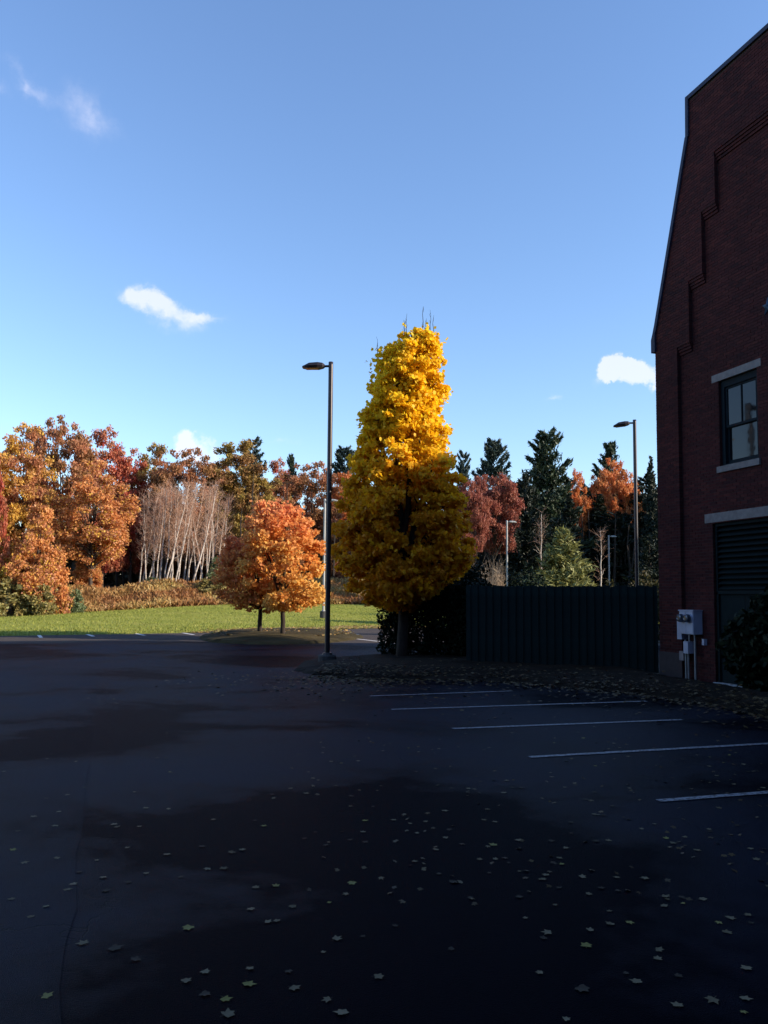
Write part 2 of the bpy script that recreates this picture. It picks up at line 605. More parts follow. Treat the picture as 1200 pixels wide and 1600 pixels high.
for a, b in (((1028.5, 1252), (1420, 1222)), ((827, 1183.5), (1260, 1159)), ((707, 1139), (1066, 1125)), ((612, 1109), (1010, 1096)), ((578, 1088), (800, 1080)),
             ((132, 990), (146, 994.5)), ((207, 989), (226, 993)), ((281, 988.3), (303, 992)), ((60, 991.5), (64, 996.5)),
             ((531, 995.5), (650, 1009)), ((520, 987), (560, 991.5)), ((-80, 994), (-60, 999))):
    line_between(G(*a), G(*b), .10 if a[1] > 1020 else .17, M_paint if a[1] > 1020 else M_paint2)

# ------------------------------------------------------------------ planting beds
def mound(name, outline, h, mat, rim=.35, kind='structure', seed=1, step=.45):
    """raised bed: a rounded heap over a ground outline"""
    r = random.Random(seed)
    poly = [np.array(p[:2]) for p in outline]
    xs_ = [p[0] for p in poly]
    ys_ = [p[1] for p in poly]

    def inside(x, y):
        c = False
        for i in range(len(poly)):
            x1, y1 = poly[i]
            x2, y2 = poly[i - 1]
            if (y1 > y) != (y2 > y) and x < (x2 - x1) * (y - y1) / (y2 - y1) + x1:
                c = not c
        return c

    def dist(x, y):
        m_ = 9e9
        q = np.array([x, y])
        for i in range(len(poly)):
            a, b = poly[i - 1], poly[i]
            t = max(0, min(1, float(np.dot(q - a, b - a)) / max(1e-9, float(np.dot(b - a, b - a)))))
            m_ = min(m_, float(np.linalg.norm(q - a - t * (b - a))))
        return m_
    x0, x1, y0, y1 = min(xs_) - .5, max(xs_) + .5, min(ys_) - .5, max(ys_) + .5
    nx, ny = int((x1 - x0) / step) + 1, int((y1 - y0) / step) + 1
    mb = MB()
    for i in range(nx + 1):
        for j in range(ny + 1):
            x, y = x0 + (x1 - x0) * i / nx, y0 + (y1 - y0) * j / ny
            d = dist(x, y) * (1 if inside(x, y) else -1)
            z = -.12 if d < -.05 else h * (.35 * sstep((d + .05) / .12) + .65 * sstep(d / (rim * 4))) + r.uniform(-.02, .02)
            mb.v.append((x, y, z))
    for i in range(nx):
        for j in range(ny):
            k = i * (ny + 1) + j
            f = (k, k + ny + 1, k + ny + 2, k + 1)
            if max(mb.v[q][2] for q in f) > -.1:
                mb.f.append(f)
    return obj(name, mb.mesh(name, True), mat, kind=kind)


isl = [(-4.8 + 3.75 * math.cos(t) * (1 + .06 * math.sin(3 * t)), 37.6 + 5.2 * math.sin(t)) for t in np.linspace(0, 2 * math.pi, 28, endpoint=False)]
M_isl = grass_mat('island_mulch', (.02, .016, .007), (.05, .038, .014), (.10, .075, .03), 5, 30)
mound('planting_island', isl, .32, M_isl, .4, seed=3, step=.3)

BED = [G(463, 1048), G(490, 1055), G(540, 1060), G(620, 1062), G(720, 1063), G(800, 1067), G(900, 1076), G(1000, 1085), G(1100, 1099), G(1200, 1122), G(1330, 1180)]
bed_poly = BED + [(11.2, 6.0, 0), (7.2, 19.7, 0), (7.3, 21.4, 0), (3, 26, 0), (-.6, 25.6, 0), G(475, 1036)]
mound('planting_bed', bed_poly, .22, M_mulch, .3, seed=5, step=.28)

# ------------------------------------------------------------------ the brick building
CORNER = G(1032, 1060)
Wd = np.array([390, -1245, 0]) / math.hypot(390, 1245)
Ud = np.array([-Wd[1], Wd[0], 0])
bld = thing('brick_building', 'tall dark red brick mill building with stepped brick panels and a louvred doorway', 'building',
            CORNER, math.atan2(Wd[1], Wd[0]))


def brick_mat(name, tints):
    mt, t, b, o = new_mat(name)
    geo = t.nodes.new('ShaderNodeNewGeometry')
    oi = t.nodes.new('ShaderNodeObjectInfo')
    r = math_(t, 'FRACT', math_(t, 'ADD', geo.outputs['Random Per Island'], oi.outputs['Random']))
    c = ramp(t, r, [(i / (len(tints) - 1), q) for i, q in enumerate(tints)])
    tc = t.nodes.new('ShaderNodeTexCoord')
    n = noise(t, 30, 5, .7, geo.outputs['Position'])
    n2 = noise(t, .6, 4, .6, geo.outputs['Position'])
    c = mix_c(t, .5, c, ramp(t, n, [(.3, (.6, .6, .6)), (.7, (1.3, 1.3, 1.3))]), 'MULTIPLY')
    c = mix_c(t, .55, c, ramp(t, n2, [(.3, (.6, .6, .62)), (.7, (1.25, 1.2, 1.2))]), 'MULTIPLY')
    t.links.new(c, b.inputs['Base Color'])
    b.inputs['Roughness'].default_value = .85
    b.inputs['Specular IOR Level'].default_value = .2
    bump(t, b, n, .3, .003)
    return mt


M_brick = brick_mat('dark_red_brick', [(.040, .009, .010), (.058, .012, .012), (.030, .008, .010), (.074, .018, .016), (.047, .010, .012)])
M_mortar = plain('mortar', (.032, .02, .021), .9, .3, 8)
M_stone = plain('grey_stone', (.175, .16, .155), .8, .2, 9, bmp=.2)
M_cope = plain('blue_grey_coping', (.022, .026, .055), .6, .2, 5, spec=.25)
M_dgreen = plain('dark_green_paint', (.006, .013, .015), .75, .2, 5, spec=.12)
M_sash = plain('dark_green_sash', (.008, .015, .020), .75, .2, 6, spec=.12)
M_roof = plain('slate_roof', (.06, .06, .07), .7, .3, 3)

ZTOP, W_END = 14.15, 46.0
BW, BH = .213, .0715          # one brick with its joint
REC = .10                     # depth of the recessed panel
COURSE = lambda z: round(z / BH) * BH
OUT = [(0.0, 0.0), (0.0, 8.9), (.10, 8.9), (1.43, 13.22), (1.46, ZTOP)]      # left outline, w as a function of z
STEPS = [(0, 8.15, .86), (8.15, 9.68, 1.32), (9.68, 11.15, 1.82), (11.15, 12.38, 2.30)]     # z0, z1, left edge of the panel
ZPAN = 12.38
WIN = (2.16, 3.34, 5.0, 6.98)
LOU = (1.87, 3.56, 0.06, 3.74)


def w_out(z):
    if z < 8.9:
        return 0.0
    if z < 13.22:
        return .10 + (1.43 - .10) * (z - 8.9) / (13.22 - 8.9)
    return 1.46


def w_pan(z):
    for a, b, w in STEPS:
        if a <= z < b:
            return w
    return None


# backing wall, recessed joints show it
bk = MB()
zs = sorted({0, .0, 8.15, 8.9, 9.68, 11.15, 12.38, 13.22, ZTOP})
for a, b in zip(zs[:-1], zs[1:]):
    m_ = (a + b) / 2
    wp = w_pan(m_)
    lo_a, lo_b = w_out(a + 1e-6), w_out(b - 1e-6)
    if wp is None:
        bk.poly([(lo_a, .008, a), (8.6, .008, a), (8.6, .008, b), (lo_b, .008, b)])
    else:
        bk.poly([(lo_a, .008, a), (wp - .004, .008, a), (wp - .004, .008, b), (lo_b, .008, b)])
        bk.quad((wp - .006, .008, a), (wp - .006, REC + .012, a), (wp - .006, REC + .012, b), (wp - .006, .008, b))
        x0, x1 = wp - .006, 8.6
        holes = [h for h in (WIN, LOU) if h[2] < b and h[3] > a]
        if not holes:
            bk.quad((x0, REC + .008, a), (x1, REC + .008, a), (x1, REC + .008, b), (x0, REC + .008, b))
        else:
            cuts = sorted({a, b} | {z for h in holes for z in h[2:] if a < z < b})
            for c0, c1 in zip(cuts[:-1], cuts[1:]):
                mid = (c0 + c1) / 2
                h = [q for q in holes if q[2] < mid < q[3]]
                if h:
                    bk.quad((x0, REC + .008, c0), (h[0][0], REC + .008, c0), (h[0][0], REC + .008, c1), (x0, REC + .008, c1))
                    bk.quad((h[0][1], REC + .008, c0), (x1, REC + .008, c0), (x1, REC + .008, c1), (h[0][1], REC + .008, c1))
                else:
                    bk.quad((x0, REC + .008, c0), (x1, REC + .008, c0), (x1, REC + .008, c1), (x0, REC + .008, c1))
for z0, z1, w in STEPS:       # undersides of the steps
    nxt = [q[2] for q in STEPS if q[0] == z1]
    w2 = nxt[0] if nxt else 8.6
    bk.quad((w, .008, z1 + .002), (w2, .008, z1 + .002), (w2, REC + .01, z1 + .002), (w, REC + .01, z1 + .002))
obj('mortar_wall', bk, M_mortar, bld)

# bricks, course by course
bricks = []
for ci in range(int(ZTOP / BH)):
    z0 = ci * BH
    zc = z0 + BH / 2
    zones = []
    wl = w_out(zc)
    wp = w_pan(zc)
    if wp is None:
        zones.append((wl, 8.6, 0.0))
    else:
        zones.append((wl, wp, 0.0))
        s_ = [q for q in STEPS if q[0] <= zc < q[1]][0]
        nxt = [q[2] for q in STEPS if q[0] == s_[1]]
        w2 = nxt[0] if nxt else 8.6
        k = int((s_[1] - zc) / BH)
        cur = wp
        if k < 3:                                   # corbelled courses under each step
            zones.append((wp, w2, .022 + .024 * k))
            cur = w2
        if cur < 8.6:
            segs = [(cur, 8.6)]
            for h in (WIN, LOU):
                if h[2] < zc < h[3]:
                    segs = [q for a, b in segs for q in ((a, min(b, h[0])), (max(a, h[1]), b)) if q[1] - q[0] > .02]
            zones += [(a, b, REC) for a, b in segs]
    off = 0 if ci % 2 else BW / 2
    for a, b, dep in zones:
        cuts = [a] + [x for x in np.arange(math.floor(a / BW) * BW + off, b, BW) if a + .03 < x < b - .03] + [b]
        for c0, c1 in zip(cuts[:-1], cuts[1:]):
            bricks.append((c0 + .004, c1 - .004, dep, z0 + .005, z0 + BH - .005))


def zsize(bk_):
    return (bk_[0] + bk_[1]) / 2


full = [b for b in bricks if abs((b[1] - b[0]) - (BW - .008)) < .002 and zsize(b) < 4.1]
full.sort(key=lambda b: -(zsize(b) - .35 * abs((b[3] - 4.3) / 4)))
solo = set(id(b) for b in full[:300])
bm_ = MB()
bm_.box(-(BW - .008) / 2, (BW - .008) / 2, 0, .09, 0, BH - .01)
brick_me = bm_.mesh('brick')
jn = MB()
for b in bricks:
    d = b[2] - random.uniform(0, .005)
    if id(b) in solo:
        obj('brick', brick_me, M_brick, bld, (zsize(b), d, b[3]))
    else:
        jn.box(b[0], b[1], d, b[2] + .09, b[3], b[4])
obj('brick_courses', jn, M_brick, bld, kind='stuff')

# body behind the facade, long wall beyond the frame, unseen roofs stepped to shape the shade
body = MB()
body.box(8.6, W_END, .0, .35, 0, ZTOP)
body.box(.02, 40, .36, 12, 0, 7.4)
body.box(.02, 40, 12, 32, 0, 8.3)
obj('wall', body, M_brick, bld)
par = MB()
par.prism([(0.0, 8.3), (0.0, 8.9), (.10, 8.9), (1.43, 13.22), (1.46, ZTOP), (8.6, ZTOP), (8.6, 8.3)], .12, .35)
obj('parapet', par, M_brick, bld)
rf = MB()
rf.prism([(.0, 7.42), (1.2, 9.3), (39, 9.3), (40, 7.42)], .36, 12)
rf.prism([(.0, 8.32), (1.2, 10.2), (39, 10.2), (40, 8.32)], 12, 16)
rf.prism([(.0, 8.32), (1.0, 14.6), (39, 14.6), (40, 8.32)], 16, 22)
rf.prism([(.0, 8.32), (1.2, 11.7), (39, 11.7), (40, 8.32)], 22, 32)
obj('roof', rf, M_roof, bld)

# long unseen wing added behind the viewpoint to cut sky light, and a low pale-roofed shed off to the left
wing = MB()
wing.box(-50, 16, -26, -9.5, 0, 15.5)
wg = MB()
wg.box(-50.3, 16.3, -26.3, -9.2, 15.5, 15.9)
wing_t = thing('sky_blocking_wing', 'unseen brick wing added behind the viewpoint to cut the sky light', 'building')
obj('wall', wing, M_brick, wing_t)  # wall of the added unseen wing
obj('added_wing_cornice', wg, M_stone, wing_t)
for i in range(14):
    for z in (1.2, 5.0, 8.8, 12.2):
        wb = MB()
        wb.box(-48 + i * 4.5, -46.4 + i * 4.5, -9.47, -9.42, z, z + 2.3)
        obj('window', wb, M_sash, wing_t)
shed = MB()
shed.prism([(-44, 0), (-28, 0), (-28, 6.2), (-36, 9.0), (-44, 6.2)], -6, 20)
shed_t = thing('storage_shed', 'low gabled shed with a pale roof off to the left of the lot', 'shed')
obj('wall', shed, M_mortar, shed_t)
sr = MB()
for sg in (1, -1):
    sr.poly([(-36, -6.3, 9.05), (-36 + sg * 8.5, -6.3, 6.1), (-36 + sg * 8.5, 20.3, 6.1), (-36, 20.3, 9.05)])
obj('roof', sr, plain('pale_metal_roof', (.5, .5, .5), .5), shed_t)

# coping
def cope(p, q, wid=.10, y0=-.05, y1=.40):
    p, q = np.array(p), np.array(q)
    d = (q - p) / np.linalg.norm(q - p)
    n = np.array([-d[1], d[0]])
    mb = MB()
    a, b, c, e = p - n * .015, q - n * .015, q + n * wid, p + n * wid
    mb.prism([tuple(a), tuple(b), tuple(c), tuple(e)], y0, y1)
    obj('coping', mb, M_cope, bld)


cope((.03, 8.70), (.10, 8.9), .09)
cope((.10, 8.9), (1.43, 13.22), .085)
cope((1.45, 13.22), (1.47, ZTOP + .09), .085)
cope((1.47, ZTOP), (20, ZTOP), .09)
kn = MB()
kn.prism([(-.09, 8.28), (.06, 8.28), (.06, 8.78), (-.02, 8.78), (-.09, 8.62)], -.06, .42)
obj('kneeler_stone', kn, M_cope, bld)

# sash window
win = obj('window', MB(), None, bld) if False else None
wf = MB()
y0 = REC + .07
a, b, c, d = WIN
for bx in ((a, a + .10, y0, y0 + .12, c, d), (b - .10, b, y0, y0 + .12, c, d), (a + .10, b - .10, y0, y0 + .12, d - .16, d), (a + .10, b - .10, y0, y0 + .12, c, c + .05)):
    wf.box(*bx)
# brick reveal
wf2 = MB()
wf2.box(a - .01, a, REC + .01, y0 + .2, c, d)
wf2.box(b, b + .01, REC + .01, y0 + .2, c, d)
obj('reveal', wf2, M_brick, bld)
win = obj('window', wf, M_sash, bld)
zm = (c + d - .16) / 2
xa, xb = a + .10, b - .10
up_ = MB()
ys = y0 + .035
for bx in ((xa, xa + .055, ys, ys + .04, zm - .03, d - .16), (xb - .055, xb, ys, ys + .04, zm - .03, d - .16), (xa + .055, xb - .055, ys, ys + .04, d - .21, d - .16),
           (xa + .055, xb - .055, ys, ys + .04, zm - .03, zm + .025), ((xa + xb) / 2 - .014, (xa + xb) / 2 + .014, ys, ys + .04, zm + .025, d - .21)):
    up_.box(*bx)
obj('upper_sash', up_, M_sash, win)
lo_ = MB()
yl = y0 + .08
for bx in ((xa, xa + .055, yl, yl + .04, c + .05, zm), (xb - .055, xb, yl, yl + .04, c + .05, zm), (xa + .055, xb - .055, yl, yl + .04, zm - .045, zm),
           (xa + .055, xb - .055, yl, yl + .04, c + .05, c + .13)):
    lo_.box(*bx)
obj('lower_sash', lo_, M_sash, win)
M_glass, t_, b_, o_ = new_mat('dark_window_glass')
b_.inputs['Base Color'].default_value = (.006, .008, .01, 1)
b_.inputs['Roughness'].default_value = .04
b_.inputs['Specular IOR Level'].default_value = .3
bump(t_, b_, noise(t_, 1.6, 2), .05, .05)
for x0, x1, yy, z0, z1 in ((xa + .05, (xa + xb) / 2 - .01, ys + .018, zm + .02, d - .2), ((xa + xb) / 2 + .01, xb - .05, ys + .018, zm + .02, d - .2), (xa + .05, xb - .05, yl + .018, c + .12, zm - .04)):
    g_ = MB()
    g_.box(x0, x1, yy, yy + .006, z0, z1)
    obj('pane', g_, M_glass, win)
sl_ = MB()
sl_.prism([(a - .06, c - .14), (b + .06, c - .14), (b + .06, c), (a - .06, c)], REC - .05, y0 + .1)
obj('window_sill', sl_, M_stone, win)
ln = MB()
ln.box(1.95, 3.47, REC - .012, REC + .2, 6.985, 7.155)
obj('window_lintel', ln, M_stone, win)

# louvred doorway
ln = MB()
ln.box(1.62, 3.95, REC - .014, REC + .2, 3.745, 3.955)
obj('door_lintel', ln, M_stone, bld)
a, b, c, d = LOU
lv = MB()
y0 = REC + .06
lv.box(a, a + .06, y0, y0 + .14, 2.14, d - .01)
lv.box(b - .06, b, y0, y0 + .14, 2.14, d - .01)
lv.box(a + .06, b - .06, y0, y0 + .14, 2.10, 2.18)
lv.box(a + .06, b - .06, y0, y0 + .14, d - .09, d - .01)
lv.box(a + .06, b - .06, y0 + .13, y0 + .15, 2.18, d - .09)
lou = obj('louvre_vent', lv, M_dgreen, bld)
sm = MB()
sm.prism([(0, 0), (b - a - .12, 0), (b - a - .12, .02), (0, .02)], 0, .15)
sm2 = MB()
L_ = b - a - .12
sm2.v = [(0, 0, 0), (L_, 0, 0), (L_, .11, .085), (0, .11, .085), (0, -.004, .014), (L_, -.004, .014), (L_, .106, .1), (0, .106, .1)]
sm2.f = [(0, 3, 2, 1), (4, 5, 6, 7), (0, 1, 5, 4), (1, 2, 6, 5), (2, 3, 7, 6), (3, 0, 4, 7)]
slat_me = sm2.mesh('slat')
ns = 12
for i in range(ns):
    obj('slat', slat_me, M_dgreen, lou, (a + .06, y0 + .012, 2.2 + (d - .09 - 2.2) * i / ns))
dr = MB()
dr.box(a, a + .07, y0, y0 + .14, .06, 2.10)
dr.box(b - .07, b, y0, y0 + .14, .06, 2.10)
dr.box(a + .07, (a + b) / 2 - .006, y0 + .05, y0 + .1, .1, 2.10)
dr.box((a + b) / 2 + .006, b - .07, y0 + .05, y0 + .1, .1, 2.10)
door = obj('double_door', dr, M_dgreen, bld)
hd = MB()
hd.tube([(2.62, y0 + .05, .98), (2.62, y0 - .02, 1.0), (2.62, y0 - .02, 1.18), (2.62, y0 + .05, 1.2)], [.012] * 4, 6)
obj('door_handle', hd, M_stone, door)
th = MB()
M_zinc = plain('pale_zinc_threshold', (.42, .43, .45), .4, .3, 12)
th.box(a - .02, b + .02, REC - .06, y0 + .04, .0, .1)
obj('threshold', th, M_zinc, door)

# star-shaped tie plate
st = MB()
k = 10
star = [(.17 * (1 if i % 2 == 0 else .42) * math.sin(i * math.pi / 5), .2 * (1 if i % 2 == 0 else .42) * math.cos(i * math.pi / 5)) for i in range(k)]
n0 = len(st.v)
st.v += [(3.72 + x, REC - .02, 8.2 + z) for x, z in star] + [(3.72, REC - .08, 8.2)] + [(3.72 + x, REC + .01, 8.2 + z) for x, z in star]
for i in range(k):
    j = (i + 1) % k
    st.f += [(i, j, k), (i, k + 1 + i, k + 1 + j, j)]
obj('tie_plate', st, plain('painted_iron', (.05, .09, .14), .5), bld)

# base course: darker rendered plinth low on the corner pier
pt = MB()
pt.box(-.012, .86, -.022, .0, 0, .68)
obj('plinth', pt, plain('sooty_plinth', (.03, .022, .024), .85), bld)

# ------------------------------------------------------------------ electric meters on the wall
M_metal = plain('pale_grey_enamel', (.36, .38, .48), .42, .12, 4)
M_pipe = plain('grey_conduit', (.2, .21, .22), .45, .2, 6, .4)
mt_root = thing('meter_cabinet', 'pale grey electric meter cabinet with two round dials on the brick wall', 'meter', CORNER, bld.rotation_euler[2])
cb = MB()
cb.box(.97, 1.47, -.16, REC - .012, 1.16, 1.70)
cb.box(.95, 1.49, -.18, REC - .012, 1.70, 1.725)
cab = obj('cabinet', cb, M_metal, mt_root)
cv = MB()
cv.box(.985, 1.215, -.172, -.161, 1.18, 1.685)
obj('cover', cv, M_metal, mt_root)
cv = MB()
cv.box(1.225, 1.455, -.172, -.161, 1.18, 1.685)
obj('cover', cv, M_metal, mt_root)
M_dial = plain('dark_meter_glass', (.05, .06, .08), .12, .2, 20, spec=.9)
for x in (1.10, 1.34):
    dm = MB()
    dm.tube([(x, -.172, 1.53), (x, -.235, 1.53), (x, -.285, 1.53), (x, -.30, 1.53)], [.098, .098, .088, .05], 16)
    dl = obj('meter_dial', dm.mesh('meter_dial', False), M_dial, mt_root)
    rg = MB()
    rg.tube([(x, -.172, 1.53), (x, -.20, 1.53)], [.108, .108], 16)
    obj('rim', rg, M_metal, dl)
    sp = MB()
    sp.box(x - .04, x - .01, -.305, -.296, 1.5, 1.53)
    obj('name_plate', sp, M_metal, dl)
ex_ = MB()
ex_.box(.80, .96, -.10, REC - .012, 1.02, 1.60)
obj('wire_trough', ex_, M_metal, mt_root)
jb = MB()
jb.box(1.06, 1.22, -.13, REC - .012, .70, .98)
jb.box(1.08, 1.20, -.138, -.13, .84, .86)
obj('junction_box', jb, M_metal, mt_root)
jb = MB()
jb.box(.84, .99, -.08, -.0, .52, .74)
obj('small_box', jb, plain('dull_pink_box', (.17, .15, .165), .5), mt_root)
jb = MB()
jb.box(1.55, 1.62, .0, REC - .012, .92, 1.06)
obj('switch', jb, M_metal, mt_root)
for x, z1 in ((1.12, .70), (1.36, 1.16), (1.17, 1.16), (1.03, 1.02)):
    cd = MB()
    zb = .98 if x == 1.17 else .1
    cd.tube([(x, -.04, zb), (x, -.04, z1)], [.026, .026], 8)
    obj('conduit', cd, M_pipe, mt_root)

# ------------------------------------------------------------------ timber fence
M_fence = plain('blue_green_fence_paint', (.0030, .0125, .0130), .7, .35, 4, spec=.18)
fr = np.array([7.02, 20.45])
fl = np.array([2.35, 22.35])
fd = fl - fr
FL = float(np.linalg.norm(fd))
fence = thing('wooden_fence', 'dark blue-green board fence running from the brick corner to the yellow maple', 'fence', (fr[0], fr[1], 0), math.atan2(fd[1], fd[0]))
bw = .125
nb = int(FL / .105)
vm = MB()
vm.prism([(0, 0), (bw, 0), (bw, 2.28), (bw - .02, 2.31), (.02, 2.31), (0, 2.28)], 0, .024)
board_me = vm.mesh('board')
for i in range(nb):
    o = obj('board', board_me, M_fence, fence, (i * .105, (i % 2) * .027 + random.uniform(-.002, .002), random.uniform(-.03, .014)))
    o.rotation_euler = (0, random.uniform(-.006, .006), 0)
for z in (.35, 1.2, 2.0):
    rl = MB()
    rl.box(0, FL, -.075, -.004, z, z + .09)
    obj('rail', rl, M_fence, fence)
for i in range(3):
    ps = MB()
    ps.box(0, .1, -.18, -.08, 0, 2.2)
    obj('post', ps, M_fence, fence, (.05 + i * (FL - .2) / 2, 0, 0))

FILL = []
# ------------------------------------------------------------------ lamp posts
M_pole = plain('dark_bronze_pole', (.035, .028, .03), .38, .2, 3, .3)
M_galv = plain('pale_pole_paint', (.30, .30, .29), .45, .15, 3)
M_conc = plain('dark_stained_concrete', (.05, .047, .045), .9, .3, 6, bmp=.3)
M_lens = plain('orange_glow_lens', (.30, .16, .09), .25, .2, 8)  # orange glow reflected under the heads put into the lens colour


def lamp(x, y, h, face, label, base=.30, rz=0.0, z=0.0, tilt=0.0, pole=M_pole, head_l=.72, r=.06):
    t = thing('street_lamp', label, 'street lamp', (x, y, z), rz, 'shoebox lamp posts around the lot')
    mb = MB()
    mb.tube([(0, 0, base), (0, 0, base + .05), (0, 0, h), (0, 0, h + .1)], [r * 1.02, r, r * .92, r * .92], 10)
    obj('pole', mb.mesh('pole', True), pole, t)
    mb = MB()
    mb.tube([(0, 0, base + .01), (0, 0, base + .07)], [.15, .13], 8)
    obj('base_plate', mb, pole, t)
    if base > 0:
        mb = MB()
        mb.tube([(0, 0, -.1), (0, 0, base - .03), (0, 0, base + .01)], [.27, .26, .23], 14)
        obj('concrete_footing', mb, M_conc, t)
    s = face
    ang = tilt
    hd_ = bpy.data.objects.new('lamp_head', None)
    # head: a wedge that thins towards the tip, built as one closed shell
    x0, x1 = .18, .18 + head_l
    sec = [(x0, .07, .05, .02), (x0 + .06, .12, .085, .05), (x0 + head_l * .30, .16, .10, .07), (x0 + head_l * .68, .17, .085, .06), (x1 - .08, .13, .03, .055), (x1, .08, -.025, .045)]
    mb = MB()
    for (q, wy, zt, zb) in sec:
        for (yy, zz) in ((-wy, 0), (-wy * .7, zt), (wy * .7, zt), (wy, 0), (wy * .85, -zb), (-wy * .85, -zb)):
            mb.v.append((s * q, yy, zz))
    for i in range(len(sec) - 1):
        for k in range(6):
            k2 = (k + 1) % 6
            mb.f.append((i * 6 + k, i * 6 + k2, i * 6 + 6 + k2, i * 6 + 6 + k))
    mb.f += [tuple(range(5, -1, -1)), tuple(range((len(sec) - 1) * 6, len(sec) * 6))]
    o = obj('lamp_head', mb, pole, t, (0, 0, h - .02))
    o.rotation_euler = (0, s * ang, 0)
    mb = MB()
    mb.tube([(s * .0, 0, 0), (s * .2, 0, 0)], [.035, .035], 8)
    obj('arm', mb, pole, t, (0, 0, h - .02))
    mb = MB()
    mb.box(min(s * (x0 + .2), s * (x1 - .1)), max(s * (x0 + .2), s * (x1 - .1)), -.11, .11, -.072, -.052)
    l_ = obj('lens', mb, M_lens, o)
    return t


p = G(511, 1040)
htop = P(517, 571, p[1])[2]
lamp(p[0], p[1], htop, -1, 'tall dark lamp post on a concrete footing just left of the yellow maple', rz=rad(-6), tilt=rad(0), head_l=.66, r=.075)
q = P(991.5, 660, 30.5)
lamp(q[0], q[1], q[2], -1, 'dark lamp post standing behind the fence beside the brick building', tilt=rad(6), rz=rad(-12), head_l=.62, r=.075)
q = P(507.5, 789, 58.0)
lamp(q[0], q[1], q[2], 1, 'distant lamp post at the lawn edge, half hidden behind the tall dark lamp post', z=ground_z(q[0], 58) , pole=M_galv, head_l=.8, r=.085, base=.5)
for px_, top_, Y_, hw_, lb_ in ((806, 752, 100, 44, 'dark pine between the rust maple and the tallest pine, far back'), (838, 748, 106, 46, 'dark pine just left behind the tallest pine'), (880, 750, 108, 50, 'dark pine just right behind the tallest pine'),
                               (918, 758, 110, 48, 'dark pine between the two red-orange maples'), (975, 752, 112, 52, 'dark pine right behind the dark lamp post'), (1008, 742, 106, 40, 'dark pine touching the brick corner')):
    FILL.append((px_, top_, Y_, hw_, lb_))
q = P(792, 815, 72)
lamp(q[0], q[1], q[2], 1, 'far pale lamp post below the rust maple, right of the yellow maple', pole=M_galv, rz=rad(10), r=.085)
q = P(951, 838, 86)
lamp(q[0], q[1], q[2], 1, 'far pale lamp post between the young pine and the dark lamp post', pole=M_galv, r=.1)

# ------------------------------------------------------------------ trees: builders
def bark(name, c, sc_=6, var=.4):
    mt, t, b, o = new_mat(name)
    tc = t.nodes.new('ShaderNodeTexCoord')
    mp = nd(t, 'ShaderNodeMapping')
    mp.inputs['Scale'].default_value = (1, 1, .22)
    t.links.new(tc.outputs['Object'], mp.inputs[0])
    n = noise(t, sc_ * 3, 5, .7, mp.outputs[0])
    t.links.new(ramp(t, n, [(.3, tuple(x * (1 - var) for x in c)), (.7, tuple(x * (1 + var) for x in c))]), b.inputs['Base Color'])
    b.inputs['Roughness'].default_value = .9
    b.inputs['Specular IOR Level'].default_value = .2
    bump(t, b, n, .7, .03)
    return mt


M_bark = bark('grey_brown_bark', (.07, .055, .045))
M_barkd = bark('dark_bark', (.035, .027, .022))
M_birch, t_, b_, o_ = new_mat('birch_bark')
tc_ = t_.nodes.new('ShaderNodeTexCoord')
mp_ = nd(t_, 'ShaderNodeMapping')
mp_.inputs['Scale'].default_value = (1, 1, 3.0)
t_.links.new(tc_.outputs['Object'], mp_.inputs[0])
t_.links.new(ramp(t_, noise(t_, 2.2, 5, .7, mp_.outputs[0]), [(.36, (.12, .09, .075)), (.46, (.42, .36, .31)), (.7, (.55, .48, .42))]), b_.inputs['Base Color'])
b_.inputs['Roughness'].default_value = .8


def wobble(a, b, n, amp, r):
    a, b = np.array(a, float), np.array(b, float)
    out = []
    L = np.linalg.norm(b - a)
    for i in range(n + 1):
        t = i / n
        q = a + (b - a) * t
        if 0 < i < n:
            q = q + r.normal(size=3) * amp * L * np.array([1, 1, .3])
        out.append(q)
    return out


def cluster_leaves(cl, per, r, squash=.65, soft=True):
    """points on and in the leaf clumps: cl = [(centre, radius)]"""
    pts = []
    for c, rc in cl:
        n = max(6, int(per * rc * rc))
        d = unit(n, r)
        q = (d * (r.random((n, 1)) ** .45) if not soft else r.normal(size=(n, 3)).clip(-2, 2) * .48) * rc
        q[:, 2] *= squash
        pts.append(np.array(c) + q)
    return np.concatenate(pts)


